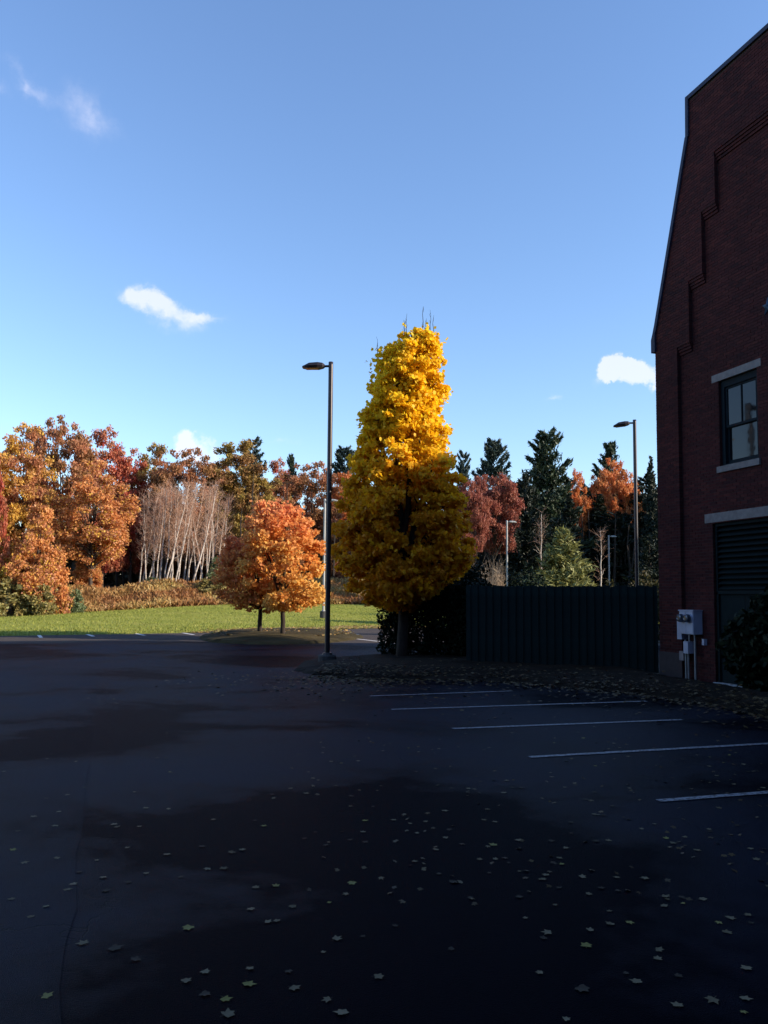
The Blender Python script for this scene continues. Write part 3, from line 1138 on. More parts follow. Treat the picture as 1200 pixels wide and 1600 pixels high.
def decid(seed, H, R, base, ncl, rc, per, leaf, shape='oval', sparse=0.0, limbs=40, trunk_r=.2, lean=0.0):
    """returns (trunk mesh, crown mesh) of a broadleaf tree standing at the origin"""
    r = np.random.default_rng(seed)

    def prof(t):
        if shape == 'oval':
            return math.sin(math.pi * min(1, max(0, (t * .86 + .12)))) ** .7
        if shape == 'round':
            return math.sqrt(max(0, 1 - (2 * t - 1) ** 2)) ** .8
        if shape == 'bush':
            return (1 - t) ** .45 * (0.75 + .25 * min(1, t * 4))
        return .35 + .65 * math.sin(math.pi * (t * .7 + .25))
    cl = []
    lob = r.normal(size=(6, 3))
    while len(cl) < ncl:
        t = r.random()
        w = prof(t)
        if r.random() > w * w + .12:
            continue
        a = r.random() * 2 * math.pi
        lobe = 1 + .22 * math.sin(3 * a + lob[0, 0] * 3 + t * 5) + .12 * math.sin(5 * a + lob[1, 1] * 4 - t * 9)
        rr = R * w * lobe * (.35 + .65 * r.random() ** .55)
        c = np.array([rr * math.cos(a) + lean * t * H, rr * math.sin(a), base + (H - base) * t])
        cl.append((c, rc * (.6 + .7 * r.random()) * (1 - .3 * t)))
    tk = MB()
    top = np.array([lean * H * .8, 0, base + (H - base) * .8])
    tp = wobble((0, 0, -.25), top, 7, .012, r)
    tk.tube(tp, [trunk_r * (1.25 if i == 0 else 1) * (1 - .11 * i) for i in range(8)], 8)
    order = r.permutation(len(cl))[:limbs]
    for i in order:
        c, _ = cl[i]
        f = min(.95, max(.12, (c[2] * .62) / top[2]))
        k = f * 7
        i0 = int(k)
        s_ = tp[i0] + (tp[min(7, i0 + 1)] - tp[i0]) * (k - i0)
        w = wobble(s_, c, 3, .05, r)
        r0 = trunk_r * (1 - f) * .42 + .015
        tk.tube(w, [r0, r0 * .7, r0 * .45, .008], 5, False)
    pts = cluster_leaves(cl, per, r)
    if sparse:
        pts = pts[r.random(len(pts)) > sparse]
    V = leaves(pts, leaf * (.7 + .6 * r.random(len(pts))), CLUMP, (0, -.15, .55), .22, r=r)
    return tk.mesh('trunk', True), mesh_np('crown', V, 5)


def conifer(seed, H, R, base, style='pine', per=34, tuft=.3, trunk_r=.2):
    r = np.random.default_rng(seed)
    tk = MB()
    tk.tube(wobble((0, 0, -.3), (0, 0, H), 6, .004, r), [trunk_r * (1 - .155 * i) + .012 for i in range(7)], 7)
    P_, A_ = [], []
    z = base
    while z < H - .15:
        t = (z - base) / (H - base)
        nbr = r.integers(4, 7)
        for k in range(nbr):
            a = r.random() * 2 * math.pi
            if style == 'pine':
                L = R * ((1 - t) ** .62 * (.45 + .75 * r.random()) + .10)
                if t < .45:
                    L *= (.75 + .5 * r.random())
                rise = .12 + .75 * t
                droop = .10
            elif style == 'spruce':
                L = R * ((1 - t) * (.85 + .25 * r.random()) + .03)
                rise, droop = .05 + .5 * t, .25
            else:
                L = R * ((1 - t) ** 1.1 * (.75 + .45 * r.random()) + .04)
                rise, droop = .45 + .5 * t, .0
            dirv = np.array([math.cos(a), math.sin(a), 0])
            n = max(4, int(per * L / R * 1.5))
            s = (.12 if style != 'pine' else .22) + (.88 if style != 'pine' else .78) * r.random(n) ** .7
            ctr = dirv * (s * L)[:, None]
            ctr[:, 2] = z + L * (rise * s ** 1.3 - droop * s)
            side = np.array([-dirv[1], dirv[0], 0])
            wid = (.15 if style == 'pine' else .22) * L * (1 - .45 * s) + .10
            ctr += side * (r.normal(size=n) * wid)[:, None] + np.array([0, 0, 1]) * (r.normal(size=n) * .05 * L)[:, None]
            P_.append(ctr)
            A_.append(np.repeat((dirv * .9 + np.array([0, 0, .35 + rise * .6]))[None], n, 0) + side * (r.normal(size=n) * .5)[:, None])
            e = dirv * L * .9
            tk.tube([(0, 0, z - .02), (e[0] * .5, e[1] * .5, z + L * .5 * (rise * .6 - droop)), (e[0], e[1], z + L * .9 * (rise * .9 - droop))], [.03 + .012 * L, .02, .006], 4, False)
        z += (.85 if style == 'pine' else .42) * (H / 14 if style != 'young' else .55) * (.75 + .5 * r.random()) * (1 - .35 * t)
    pts = np.concatenate(P_)
    V = leaves(pts, tuft * (.7 + .6 * r.random(len(pts))), NEEDLE, (0, 0, .8), .15, align=np.concatenate(A_), r=r)
    return tk.mesh('trunk', True), mesh_np('foliage', V, 4)


def place_tree(name, meshes, label, x, y, mats, scale=(1, 1, 1), rz=0.0, group=None, cat='tree', z=None, part='crown'):
    t = thing(name, label, cat, (x, y, ground_z(x, y) if z is None else z), rz, group)
    a = obj('trunk', meshes[0], mats[0], t)
    b = obj(part, meshes[1], mats[1], t)
    b['kind'] = 'stuff'
    a.scale = b.scale = scale
    return t


# leaf colours (real, unlit)
gold = [(.64, .38, .06), (.74, .48, .09), (.54, .29, .05), (.70, .45, .13)]
orange = [(.64, .25, .075), (.72, .34, .11), (.54, .18, .065), (.72, .40, .17)]
rust = [(.44, .17, .08), (.54, .24, .12), (.34, .12, .06), (.56, .29, .17)]
crimson = [(.43, .07, .045), (.54, .12, .06), (.34, .055, .05), (.54, .17, .09)]
brown = [(.24, .11, .04), (.33, .17, .06), (.17, .08, .035), (.36, .2, .09)]
olive = [(.34, .24, .05), (.42, .30, .08), (.26, .19, .045), (.46, .30, .09)]
ygreen = [(.34, .32, .05), (.5, .4, .07), (.22, .24, .04), (.55, .38, .08)]
M_gold = leaf_mat('gold_leaves', gold, rust, .45)
M_orange = leaf_mat('orange_leaves', orange, rust + gold[:2], .5)
M_rust = leaf_mat('rust_leaves', rust, brown, .5)
M_rusty_pink = leaf_mat('pinkish_rust_leaves', [(.34, .12, .075), (.42, .16, .10), (.27, .09, .06)], [(.30, .08, .055), (.24, .06, .045), (.36, .12, .08)], .8)
M_crimson = leaf_mat('crimson_leaves', crimson, rust, .4)
M_brown = leaf_mat('brown_oak_leaves', brown, rust, .5)
M_olive = leaf_mat('olive_gold_leaves', olive, brown, .45)
M_ygreen = leaf_mat('yellow_green_leaves', ygreen, gold, .6)
M_redorange = leaf_mat('red_orange_leaves', [(.56, .14, .04), (.62, .22, .06), (.44, .1, .04)], orange, .7)
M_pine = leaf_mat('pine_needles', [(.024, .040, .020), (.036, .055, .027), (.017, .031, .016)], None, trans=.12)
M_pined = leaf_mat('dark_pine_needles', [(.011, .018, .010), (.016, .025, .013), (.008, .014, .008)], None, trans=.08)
M_pineb = leaf_mat('blue_pine_needles', [(.026, .042, .034), (.038, .058, .045), (.02, .034, .028)], None, trans=.12)
M_youngp = leaf_mat('young_pine_needles', [(.21, .21, .065), (.27, .26, .09), (.15, .165, .05)], None, trans=.15)
M_shrub = leaf_mat('straw_green_shrub_leaves', [(.26, .22, .07), (.34, .27, .09), (.2, .15, .06), (.3, .3, .12)], None)
M_gshrub = leaf_mat('grey_green_shrub_leaves', [(.14, .18, .07), (.2, .24, .12), (.1, .13, .06)], None)
M_darkl = leaf_mat('dark_evergreen_leaves', [(.007, .014, .006), (.011, .021, .009), (.005, .010, .005)], None, trans=.1, spec=.12)

# prototypes
D = {}
D['oval'] = decid(21, 14, 3.8, 2.0, 185, .85, 370, .115, 'oval')
D['round'] = decid(22, 14, 5.0, 2.8, 230, .92, 320, .12, 'round')
D['ragged'] = decid(23, 14, 3.8, 3.0, 130, .85, 350, .115, 'oval', .1, 90)
D['tall'] = decid(24, 15, 3.0, 3.0, 150, .85, 440, .11, 'tall')
D['bushy'] = decid(25, 9, 3.5, .2, 190, .74, 400, .11, 'bush')
D['oval2'] = decid(26, 14, 3.9, 1.8, 185, .85, 370, .115, 'oval', .05)
D['high'] = decid(28, 14, 4.4, 6.3, 150, .95, 400, .115, 'round', 0, 60)
D['shrub'] = decid(27, 2.6, 1.5, .1, 50, .48, 330, .12, 'bush', trunk_r=.05)
PN = [conifer(31, 16, 4.4, 1.5, 'pine', 150, .33), conifer(32, 16, 4.2, 2.0, 'pine', 140, .33), conifer(33, 14, 3.6, .6, 'spruce', 95, .3)]


def far_tree(kind, mat, px, top, Y, halfw, label, name='autumn_tree', rz=None, bark_=M_bark, base_z=None):
    """px: trunk position, top: photo row of its top, halfw: half width in photo pixels"""
    me = D[kind] if isinstance(kind, str) else PN[kind]
    q = P(px, top, Y)
    z0 = ground_z(q[0], Y) if base_z is None else base_z
    H0 = {'oval': 14, 'round': 14, 'ragged': 14, 'tall': 15, 'bushy': 9, 'oval2': 14, 'shrub': 2.6, 'high': 14}[kind] if isinstance(kind, str) else (16, 16, 14)[kind]
    R0 = {'oval': 4.0, 'round': 5.3, 'ragged': 4.1, 'tall': 3.0, 'bushy': 3.6, 'oval2': 4.2, 'shrub': 1.6, 'high': 4.6}[kind] if isinstance(kind, str) else (3.2, 3.0, 2.9)[kind]
    sz = (q[2] - z0) / (H0 * 1.02)
    sx = halfw / FPX * Y / R0
    con = not isinstance(kind, str)
    return place_tree(name, me, label, q[0], Y, (bark_, mat), (sx, sx, sz), random.uniform(0, 6.28) if rz is None else rz, None,
                      'shrub' if kind == 'shrub' else 'tree', z0, 'foliage' if con or kind == 'shrub' else 'crown')


# left wood, from the frame edge towards the middle
far_tree('oval2', M_orange, -75, 640, 68, 75, 'orange maple partly cut by the left edge of the view, tallest there')
far_tree('oval', M_gold, 40, 656, 73, 52, 'tall gold tree above the red maple at the left edge of the wood')
far_tree('bushy', M_crimson, -8, 704, 61.2, 27, 'bright red maple at the far left edge, in front of the gold tree')
far_tree('round', M_rust, 98, 651, 80, 58, 'tall rust coloured oak right of the tall gold tree')
far_tree('bushy', M_orange, 62, 786, 62.5, 50, 'low orange maple leaning out over the lawn below the gold tree')
far_tree('bushy', M_ygreen, -5, 800, 61.8, 38, 'yellow-green tree low at the left edge below the red maple')
far_tree('ragged', M_orange, 148, 716, 73.5, 62, 'orange tree with open branches left of the bare birches')
far_tree('oval', M_crimson, 168, 664, 92, 46, 'crimson tree rising above the orange tree left of the birches')
far_tree('oval2', M_crimson, 208, 700, 96, 40, 'dark red tree with gaps of sky between crimson tree and birches')
far_tree('oval', M_olive, 242, 688, 98, 40, 'gold topped tree rising behind the left end of the birches', bark_=M_barkd)
far_tree('round', M_brown, 292, 700, 94, 58, 'brown oak rising behind the bare birches')
far_tree('bushy', M_orange, 140, 855, 74.5, 24, 'small orange sapling at the dark edge of the wood, left of the birches')
far_tree('tall', M_olive, 372, 686, 96, 46, 'tall olive gold tree right of the bare birches', bark_=M_barkd)
far_tree('bushy', M_olive, 385, 770, 92, 44, 'olive bush-shaped tree under the tall olive gold tree', bark_=M_barkd)
far_tree('bushy', M_brown, 440, 790, 96, 40, 'low brown tree behind the orange street tree')
far_tree('bushy', M_brown, 300, 790, 100, 60, 'low brown tree filling the wood behind the birches')
far_tree('bushy', M_brown, 520, 790, 98, 40, 'low brown tree behind the dark lamp post')
far_tree('tall', M_brown, 347, 716, 101, 26, 'thin dark brown tree between the birches and the olive tree')
far_tree(1, M_pineb, 396, 684, 112, 28, 'blue-green pine behind the tall olive gold tree', 'pine_tree')
far_tree('oval', M_crimson, 436, 714, 112, 30, 'purple red tree between the olive tree and the orange-brown oak')
far_tree('oval', M_olive, 428, 745, 100, 32, 'olive brown tree just behind the orange street tree', bark_=M_barkd)
far_tree(0, M_pine, 455, 710, 125, 14, 'green pine tip showing between red tree and orange-brown oak', 'pine_tree')
far_tree('round', M_rust, 488, 722, 104, 58, 'broad orange-brown oak behind the tall dark lamp post')
far_tree('oval', M_redorange, 540, 735, 102, 32, 'orange oak between the dark lamp post and the yellow maple')
far_tree(0, M_pineb, 539, 697, 122, 30, 'dark blue-green pine just left of the yellow maple', 'pine_tree')
far_tree('round', M_brown, 600, 760, 108, 60, 'brown tree hidden behind the yellow maple')
# right wood
far_tree(1, M_pineb, 724, 704, 128, 20, 'pale distant pine just right of the yellow maple', 'pine_tree')
far_tree(0, M_pineb, 772, 686, 104, 36, 'spreading dark pine above the rust maple', 'pine_tree')
far_tree('high', M_rusty_pink, 772, 738, 80, 40, 'rust pink maple right of the yellow maple, above the fence', base_z=0.5, rz=1.0)
far_tree('high', M_rusty_pink, 738, 744, 76, 28, 'rust pink maple squeezed between the yellow maple and its broad rust neighbour')
far_tree(0, M_pine, 855, 671, 92, 46, 'tallest pine, in the middle above the small sunlit pine', 'pine_tree')
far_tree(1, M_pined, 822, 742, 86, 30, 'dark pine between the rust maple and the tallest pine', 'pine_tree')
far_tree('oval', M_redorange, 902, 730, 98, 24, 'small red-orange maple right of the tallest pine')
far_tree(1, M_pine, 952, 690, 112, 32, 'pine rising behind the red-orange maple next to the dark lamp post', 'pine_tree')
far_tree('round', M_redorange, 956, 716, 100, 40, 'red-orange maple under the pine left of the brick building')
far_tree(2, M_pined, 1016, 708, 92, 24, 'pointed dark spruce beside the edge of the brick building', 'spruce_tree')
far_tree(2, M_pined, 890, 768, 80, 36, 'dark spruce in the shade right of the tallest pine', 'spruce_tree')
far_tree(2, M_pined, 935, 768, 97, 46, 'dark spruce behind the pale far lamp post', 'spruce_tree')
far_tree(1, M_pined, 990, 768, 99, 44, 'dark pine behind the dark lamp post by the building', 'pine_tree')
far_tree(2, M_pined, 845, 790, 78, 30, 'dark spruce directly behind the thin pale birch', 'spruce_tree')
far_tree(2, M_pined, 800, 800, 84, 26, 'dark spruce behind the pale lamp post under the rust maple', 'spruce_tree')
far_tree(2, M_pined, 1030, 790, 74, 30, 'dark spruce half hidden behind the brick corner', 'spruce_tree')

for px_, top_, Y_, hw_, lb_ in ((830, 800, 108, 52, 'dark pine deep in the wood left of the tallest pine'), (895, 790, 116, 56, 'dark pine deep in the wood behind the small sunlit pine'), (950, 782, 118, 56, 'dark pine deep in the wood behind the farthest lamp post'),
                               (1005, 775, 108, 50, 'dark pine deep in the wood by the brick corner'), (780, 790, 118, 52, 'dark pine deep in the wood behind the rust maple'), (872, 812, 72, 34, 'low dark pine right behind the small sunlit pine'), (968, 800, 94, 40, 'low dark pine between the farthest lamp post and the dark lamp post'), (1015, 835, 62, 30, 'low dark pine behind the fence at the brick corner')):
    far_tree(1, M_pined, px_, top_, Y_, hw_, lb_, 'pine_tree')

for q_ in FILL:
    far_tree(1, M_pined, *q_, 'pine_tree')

for k_, (x_, y_, h_) in enumerate(((47, 74, 19), (50, 82, 22), (54, 90, 22), (51, 97, 23), (58, 103, 24), (57, 79, 21), (62, 95, 24), (60, 112, 24))):  # pines added out of view to shade the right-hand wood
    place_tree('pine_tree', PN[k_ % 2], 'unseen tall pine added behind the brick building to shade the wood', x_, y_, (M_bark, M_pined), (1.7, 1.7, h_ / 16.3), k_ * 1.3, 'unseen pines added for shade behind the brick building', part='foliage')

# young sunlit pine in front
yp = conifer(41, 5.2, 1.95, .2, 'young', 85, .15, .07)
q = P(880, 818, 52)
zt = ground_z(q[0], 52)
place_tree('pine_tree', yp, 'small sunlit yellow-green young pine showing above the fence', q[0], 52, (M_bark, M_youngp), (1.5, 1.5, (q[2] - zt) / 5.3), .4, z=zt, part='foliage')

# birches
M_twig = plain('red_brown_twigs', (.40, .24, .165), .9, .3, 3)


def birch(seed, x, y, z, H, lean, bend, label, group, twigs=70, r0=.075):
    r = np.random.default_rng(seed)
    t = thing('birch_tree', label, 'tree', (x, y, z), 0, group)
    pts = []
    n = 8
    for i in range(n + 1):
        f = i / n
        pts.append(np.array([lean * H * f + bend * H * .25 * math.sin(math.pi * f) + r.normal() * .04, r.normal() * .05, H * f - .2]))
    mb = MB()
    mb.tube(pts, [r0 * (1.15 - .95 * i / n) for i in range(n + 1)], 7)
    for _ in range(3):
        f = .25 + .5 * r.random()
        a = r.random() * 6.28
        i0 = int(f * n)
        e = pts[i0] + np.array([math.cos(a) * 1.3, math.sin(a) * .7, .25 + .6 * r.random()])
        mb.tube(wobble(pts[i0], e, 3, .05, r), [.02, .015, .012, .006], 4, False)
    obj('trunk', mb.mesh('trunk', True), M_birch, t)
    tw = MB()
    for _ in range(twigs):
        f = .22 + .78 * r.random() ** .62
        i0 = min(n - 1, int(f * n))
        s = pts[i0] + (pts[i0 + 1] - pts[i0]) * (f * n - i0)
        a = r.random() * 6.28
        L = (.5 + 1.3 * r.random()) * (1.25 - .6 * f)
        e = s + np.array([math.cos(a) * L * .6, math.sin(a) * L * .6, L * (.5 + .5 * r.random())])
        m_ = (s + e) / 2 + r.normal(size=3) * .08
        tw.tube([s, m_, e], [.012, .009, .003], 3, False)
        for _k in range(3):
            e2 = m_ + (e - s) * .4 + r.normal(size=3) * .28
            tw.tube([m_, e2], [.008, .003], 3, False)
    obj('twigs', tw, M_twig, t, kind='stuff')
    return t


BIR = [((243, 915), (258, 768), .01), ((263, 915), (288, 770), .02), ((286, 908), (304, 768), .0), ((294, 900), (300, 772), .01), ((325, 890), (322, 775), -.02), ((276, 918), (296, 766), .03), ((228, 912), (224, 780), .0), ((334, 892), (332, 778), .0), ((216, 905), (232, 775), .02), ((222, 905), (245, 780), .0), ((236, 900), (252, 770), .0), ((230, 898), (262, 770), .02), ((249, 922), (262, 772), .0), ((256, 925), (270, 765), .03),
       ((258, 928), (300, 765), .0), ((272, 930), (312, 768), -.02), ((281, 905), (274, 772), -.03), ((290, 905), (318, 765), .02), ((300, 912), (340, 765), .06), ((308, 905), (292, 775), .04),
       ((312, 900), (328, 770), .0), ((322, 898), (336, 768), .0), ((330, 885), (342, 780), .0), ((338, 880), (350, 790), .0), ((346, 885), (356, 785), .0), ((318, 905), (300, 800), .05),
       ((266, 922), (280, 772), .02), ((240, 910), (240, 790), .02)]
_ord = sorted(range(len(BIR)), key=lambda k: BIR[k][0][0])
_word = ['first', 'second', 'third', 'fourth', 'fifth', 'sixth', 'seventh', 'eighth', 'ninth', 'tenth', 'eleventh', 'twelfth', 'thirteenth', 'fourteenth', 'fifteenth', 'sixteenth', 'seventeenth', 'eighteenth', 'nineteenth', 'twentieth', 'twenty-first', 'twenty-second', 'twenty-third', 'twenty-fourth', 'twenty-fifth', 'twenty-sixth', 'twenty-seventh', 'twenty-eighth']
BLAB = {}
for k_, i_ in enumerate(_ord):
    dx_ = BIR[i_][1][0] - BIR[i_][0][0]
    how_ = 'leaning well to the right' if dx_ > 25 else 'leaning slightly right' if dx_ > 10 else 'leaning left' if dx_ < -5 else 'almost upright'
    BLAB[i_] = 'bare birch %s, %s from the left in the grove' % (how_, _word[k_])
BL = ['left end of the birch grove, upright', 'leaning hard right', 'slightly leaning', 'nearly upright']
for i, ((bx, by), (tx, ty), bend) in enumerate(BIR):
    Y = 78 + (925 - by) * .22 + (i % 3) * .5
    b = P(bx, by, Y)
    tp = P(tx, ty, Y)
    H = (tp[2] - b[2]) * 1.06
    lean = (tp[0] - b[0]) / H
    z = ground_z(b[0], Y)
    if i == 14:
        lb, gp = 'brightest bare birch trunk, leaning far to the right in the middle of the birch grove', None
    elif i == 18:
        lb, gp = 'bare birch with a strong right lean near the right end of the birch grove', None
    elif i == 8:
        lb, gp = 'leftmost bare birch of the grove beside the dark wood edge', None
    elif i == 24:
        lb, gp = 'rightmost short bare birch of the grove next to the olive tree', None
    else:
        lb, gp = BLAB[i], 'bare birches in the grove'
    birch(100 + i, b[0], Y, z, H + b[2] - z, lean, bend, lb, gp, 95, .095 if i in (14, 18, 12) else .07)
for i, (bx, ty, Y, lb) in enumerate(((521 * 0 + 848, 800, 70, 'thin pale birch trunk right of the rust maple, before the dark spruces'), (941, 826, 70, 'thin bare birch left of the farthest pale lamp post'))):
    q = P(bx, ty, Y)
    z = ground_z(q[0], Y)
    birch(150 + i, q[0] - .3, Y, z, q[2] - z, .02, .02, lb, None, 40, .085)

# tan bare thicket beside the rust maple
def twig_thicket(name, label, x, y, z, H, R, n, mat, seed, lean=0):
    r = np.random.default_rng(seed)
    t = thing(name, label, 'shrub', (x, y, z))
    tw = MB()
    for _ in range(n):
        a = r.random() * 6.28
        b = np.array([math.cos(a) * R * .35 * r.random(), math.sin(a) * R * .35 * r.random(), -.1])
        e = np.array([math.cos(a) * R * (.3 + .7 * r.random()) + lean * H, math.sin(a) * R * .8, H * (.45 + .55 * r.random())])
        m_ = (b + e) / 2 + r.normal(size=3) * .18
        tw.tube([b, m_, e], [.024, .017, .006], 3, False)
        for _k in range(5):
            s = m_ + (e - m_) * r.random()
            e2 = s + r.normal(size=3) * .4 + np.array([0, 0, .12])
            tw.tube([s, e2], [.009, .004], 3, False)
    obj('twigs', tw, mat, t, kind='stuff')
    return t


M_tan = plain('tan_dead_vines', (.34, .25, .17), .9, .3, 2)
q = P(768, 915, 62)
twig_thicket('bare_thicket', 'tan bare thicket of vines under the rust pink maple, above the fence', q[0], 62, .3, 4.4, 1.2, 150, M_tan, 5)
q = P(748, 915, 66)
twig_thicket('bare_thicket', 'tan bare brush between the yellow maple and the vine thicket', q[0], 66, .4, 3.6, 1.2, 110, M_tan, 6)

# ------------------------------------------------------------------ shrubs along the wood edge
for px, by, Y, top, hw, mat, lb in (
        (18, 962, 60.2, 905, 34, M_shrub, 'straw green shrub at the lawn edge in the far left corner'),
        (66, 963, 61.0, 915, 26, M_shrub, 'straw green shrub under the low orange maple'),
        (118, 960, 64.0, 922, 17, M_gshrub, 'small grey-green shrub at the lawn edge right of the orange maple'),
        (92, 960, 62.6, 900, 20, M_orange, 'orange leaved bush at the lawn edge beside the grey-green shrub'),
        (45, 955, 62.0, 890, 20, M_rust, 'rust bush between two straw green shrubs under the orange maple'),
        (325, 935, 76, 905, 24, M_shrub, 'pale green shrub at the foot of the birches, by the orange street tree'),
        (345, 925, 77, 890, 20, M_shrub, 'second pale green shrub behind the orange street tree'),
        (238, 925, 78, 902, 14, M_gshrub, 'grey-green bush at the foot of the leftmost birches'),
        (340, 900, 82, 872, 18, M_gshrub, 'green bush among the right-hand birches')):
    far_tree('shrub', mat, px, top, Y, hw, lb, 'shrub')

# meadow grasses on the bank
n = 52000
mx = rng.uniform(-40, 8, n)
my = np.array([pl(LAWN_EDGE, x) for x in mx]) + rng.random(n) ** 1.1 * 10.5
mz = np.array([ground_z(a, b) for a, b in zip(mx, my)])
A = np.zeros((n, 3))
A[:, 2] = 1
V = leaves(np.stack([mx, my, mz + .12 + .22 * rng.random(n) * (1 + np.sin(mx * 1.3) * np.cos(my * 1.1))], 1), .16 + .22 * rng.random(n) ** 2, NEEDLE, (0, -.3, .5), .3, align=A * .7)
obj('meadow_grass', mesh_np('meadow_grass', V, 4), leaf_mat('dry_meadow_stalks', [(.44, .26, .08), (.54, .36, .12), (.36, .19, .06), (.52, .42, .18), (.38, .34, .11)], [(.34, .15, .05), (.26, .11, .045), (.4, .22, .08)], .16, .3), kind='stuff')
# short grass blades fringe the lawn
n = 40000
gx = rng.uniform(-34, 8, n)
gy = np.array([pl(LOT_EDGE, x) for x in gx])
gl = np.array([pl(LAWN_EDGE, x) for x in gx])
gy = gy + .1 + (gl - gy) * rng.random(n) ** 1.6
gz = np.array([ground_z(a, b) for a, b in zip(gx, gy)])
A = np.zeros((n, 3))
A[:, 2] = 1
V = leaves(np.stack([gx, gy, gz + .03], 1), .045 + .04 * rng.random(n), NEEDLE, (0, -.4, .5), .2, align=A)
obj('lawn_blades', mesh_np('lawn_blades', V, 4), leaf_mat('lawn_blades', [(.19, .215, .03), (.25, .27, .045), (.33, .31, .08)], None, trans=.3), kind='stuff')

# far wood: one mass of trunks and brush that closes the view between the nearer trees
n = 34000
fx = rng.uniform(-75, 75, n)
fy = 112 + rng.random(n) * 16 + np.where(fx < -20, -6, 0)
fh = rng.random(n) ** 1.1 * np.where(fx > 6, 12.0, 8.0)
V = leaves(np.stack([fx, fy, 2.2 + fh], 1), .38 + .3 * rng.random(n), CLUMP, (0, -.3, .3), .25)
obj('far_wood', mesh_np('far_wood', V, 5), leaf_mat('far_wood_brush', [(.05, .035, .02), (.09, .055, .03), (.035, .04, .02), (.12, .06, .03)], None, trans=.2), kind='stuff')
ft = MB()
for i in range(230):
    x = rng.uniform(-62, 45)
    y = rng.uniform(86, 112)
    z = ground_z(x, y)
    h = rng.uniform(7, 12)
    ft.tube(wobble((x, y, z - .3), (x + rng.normal() * .5, y, z + h), 4, .012, rng), [.17, .14, .12, .09, .04], 5, False)
obj('far_wood_trunks', ft, M_barkd, kind='stuff')

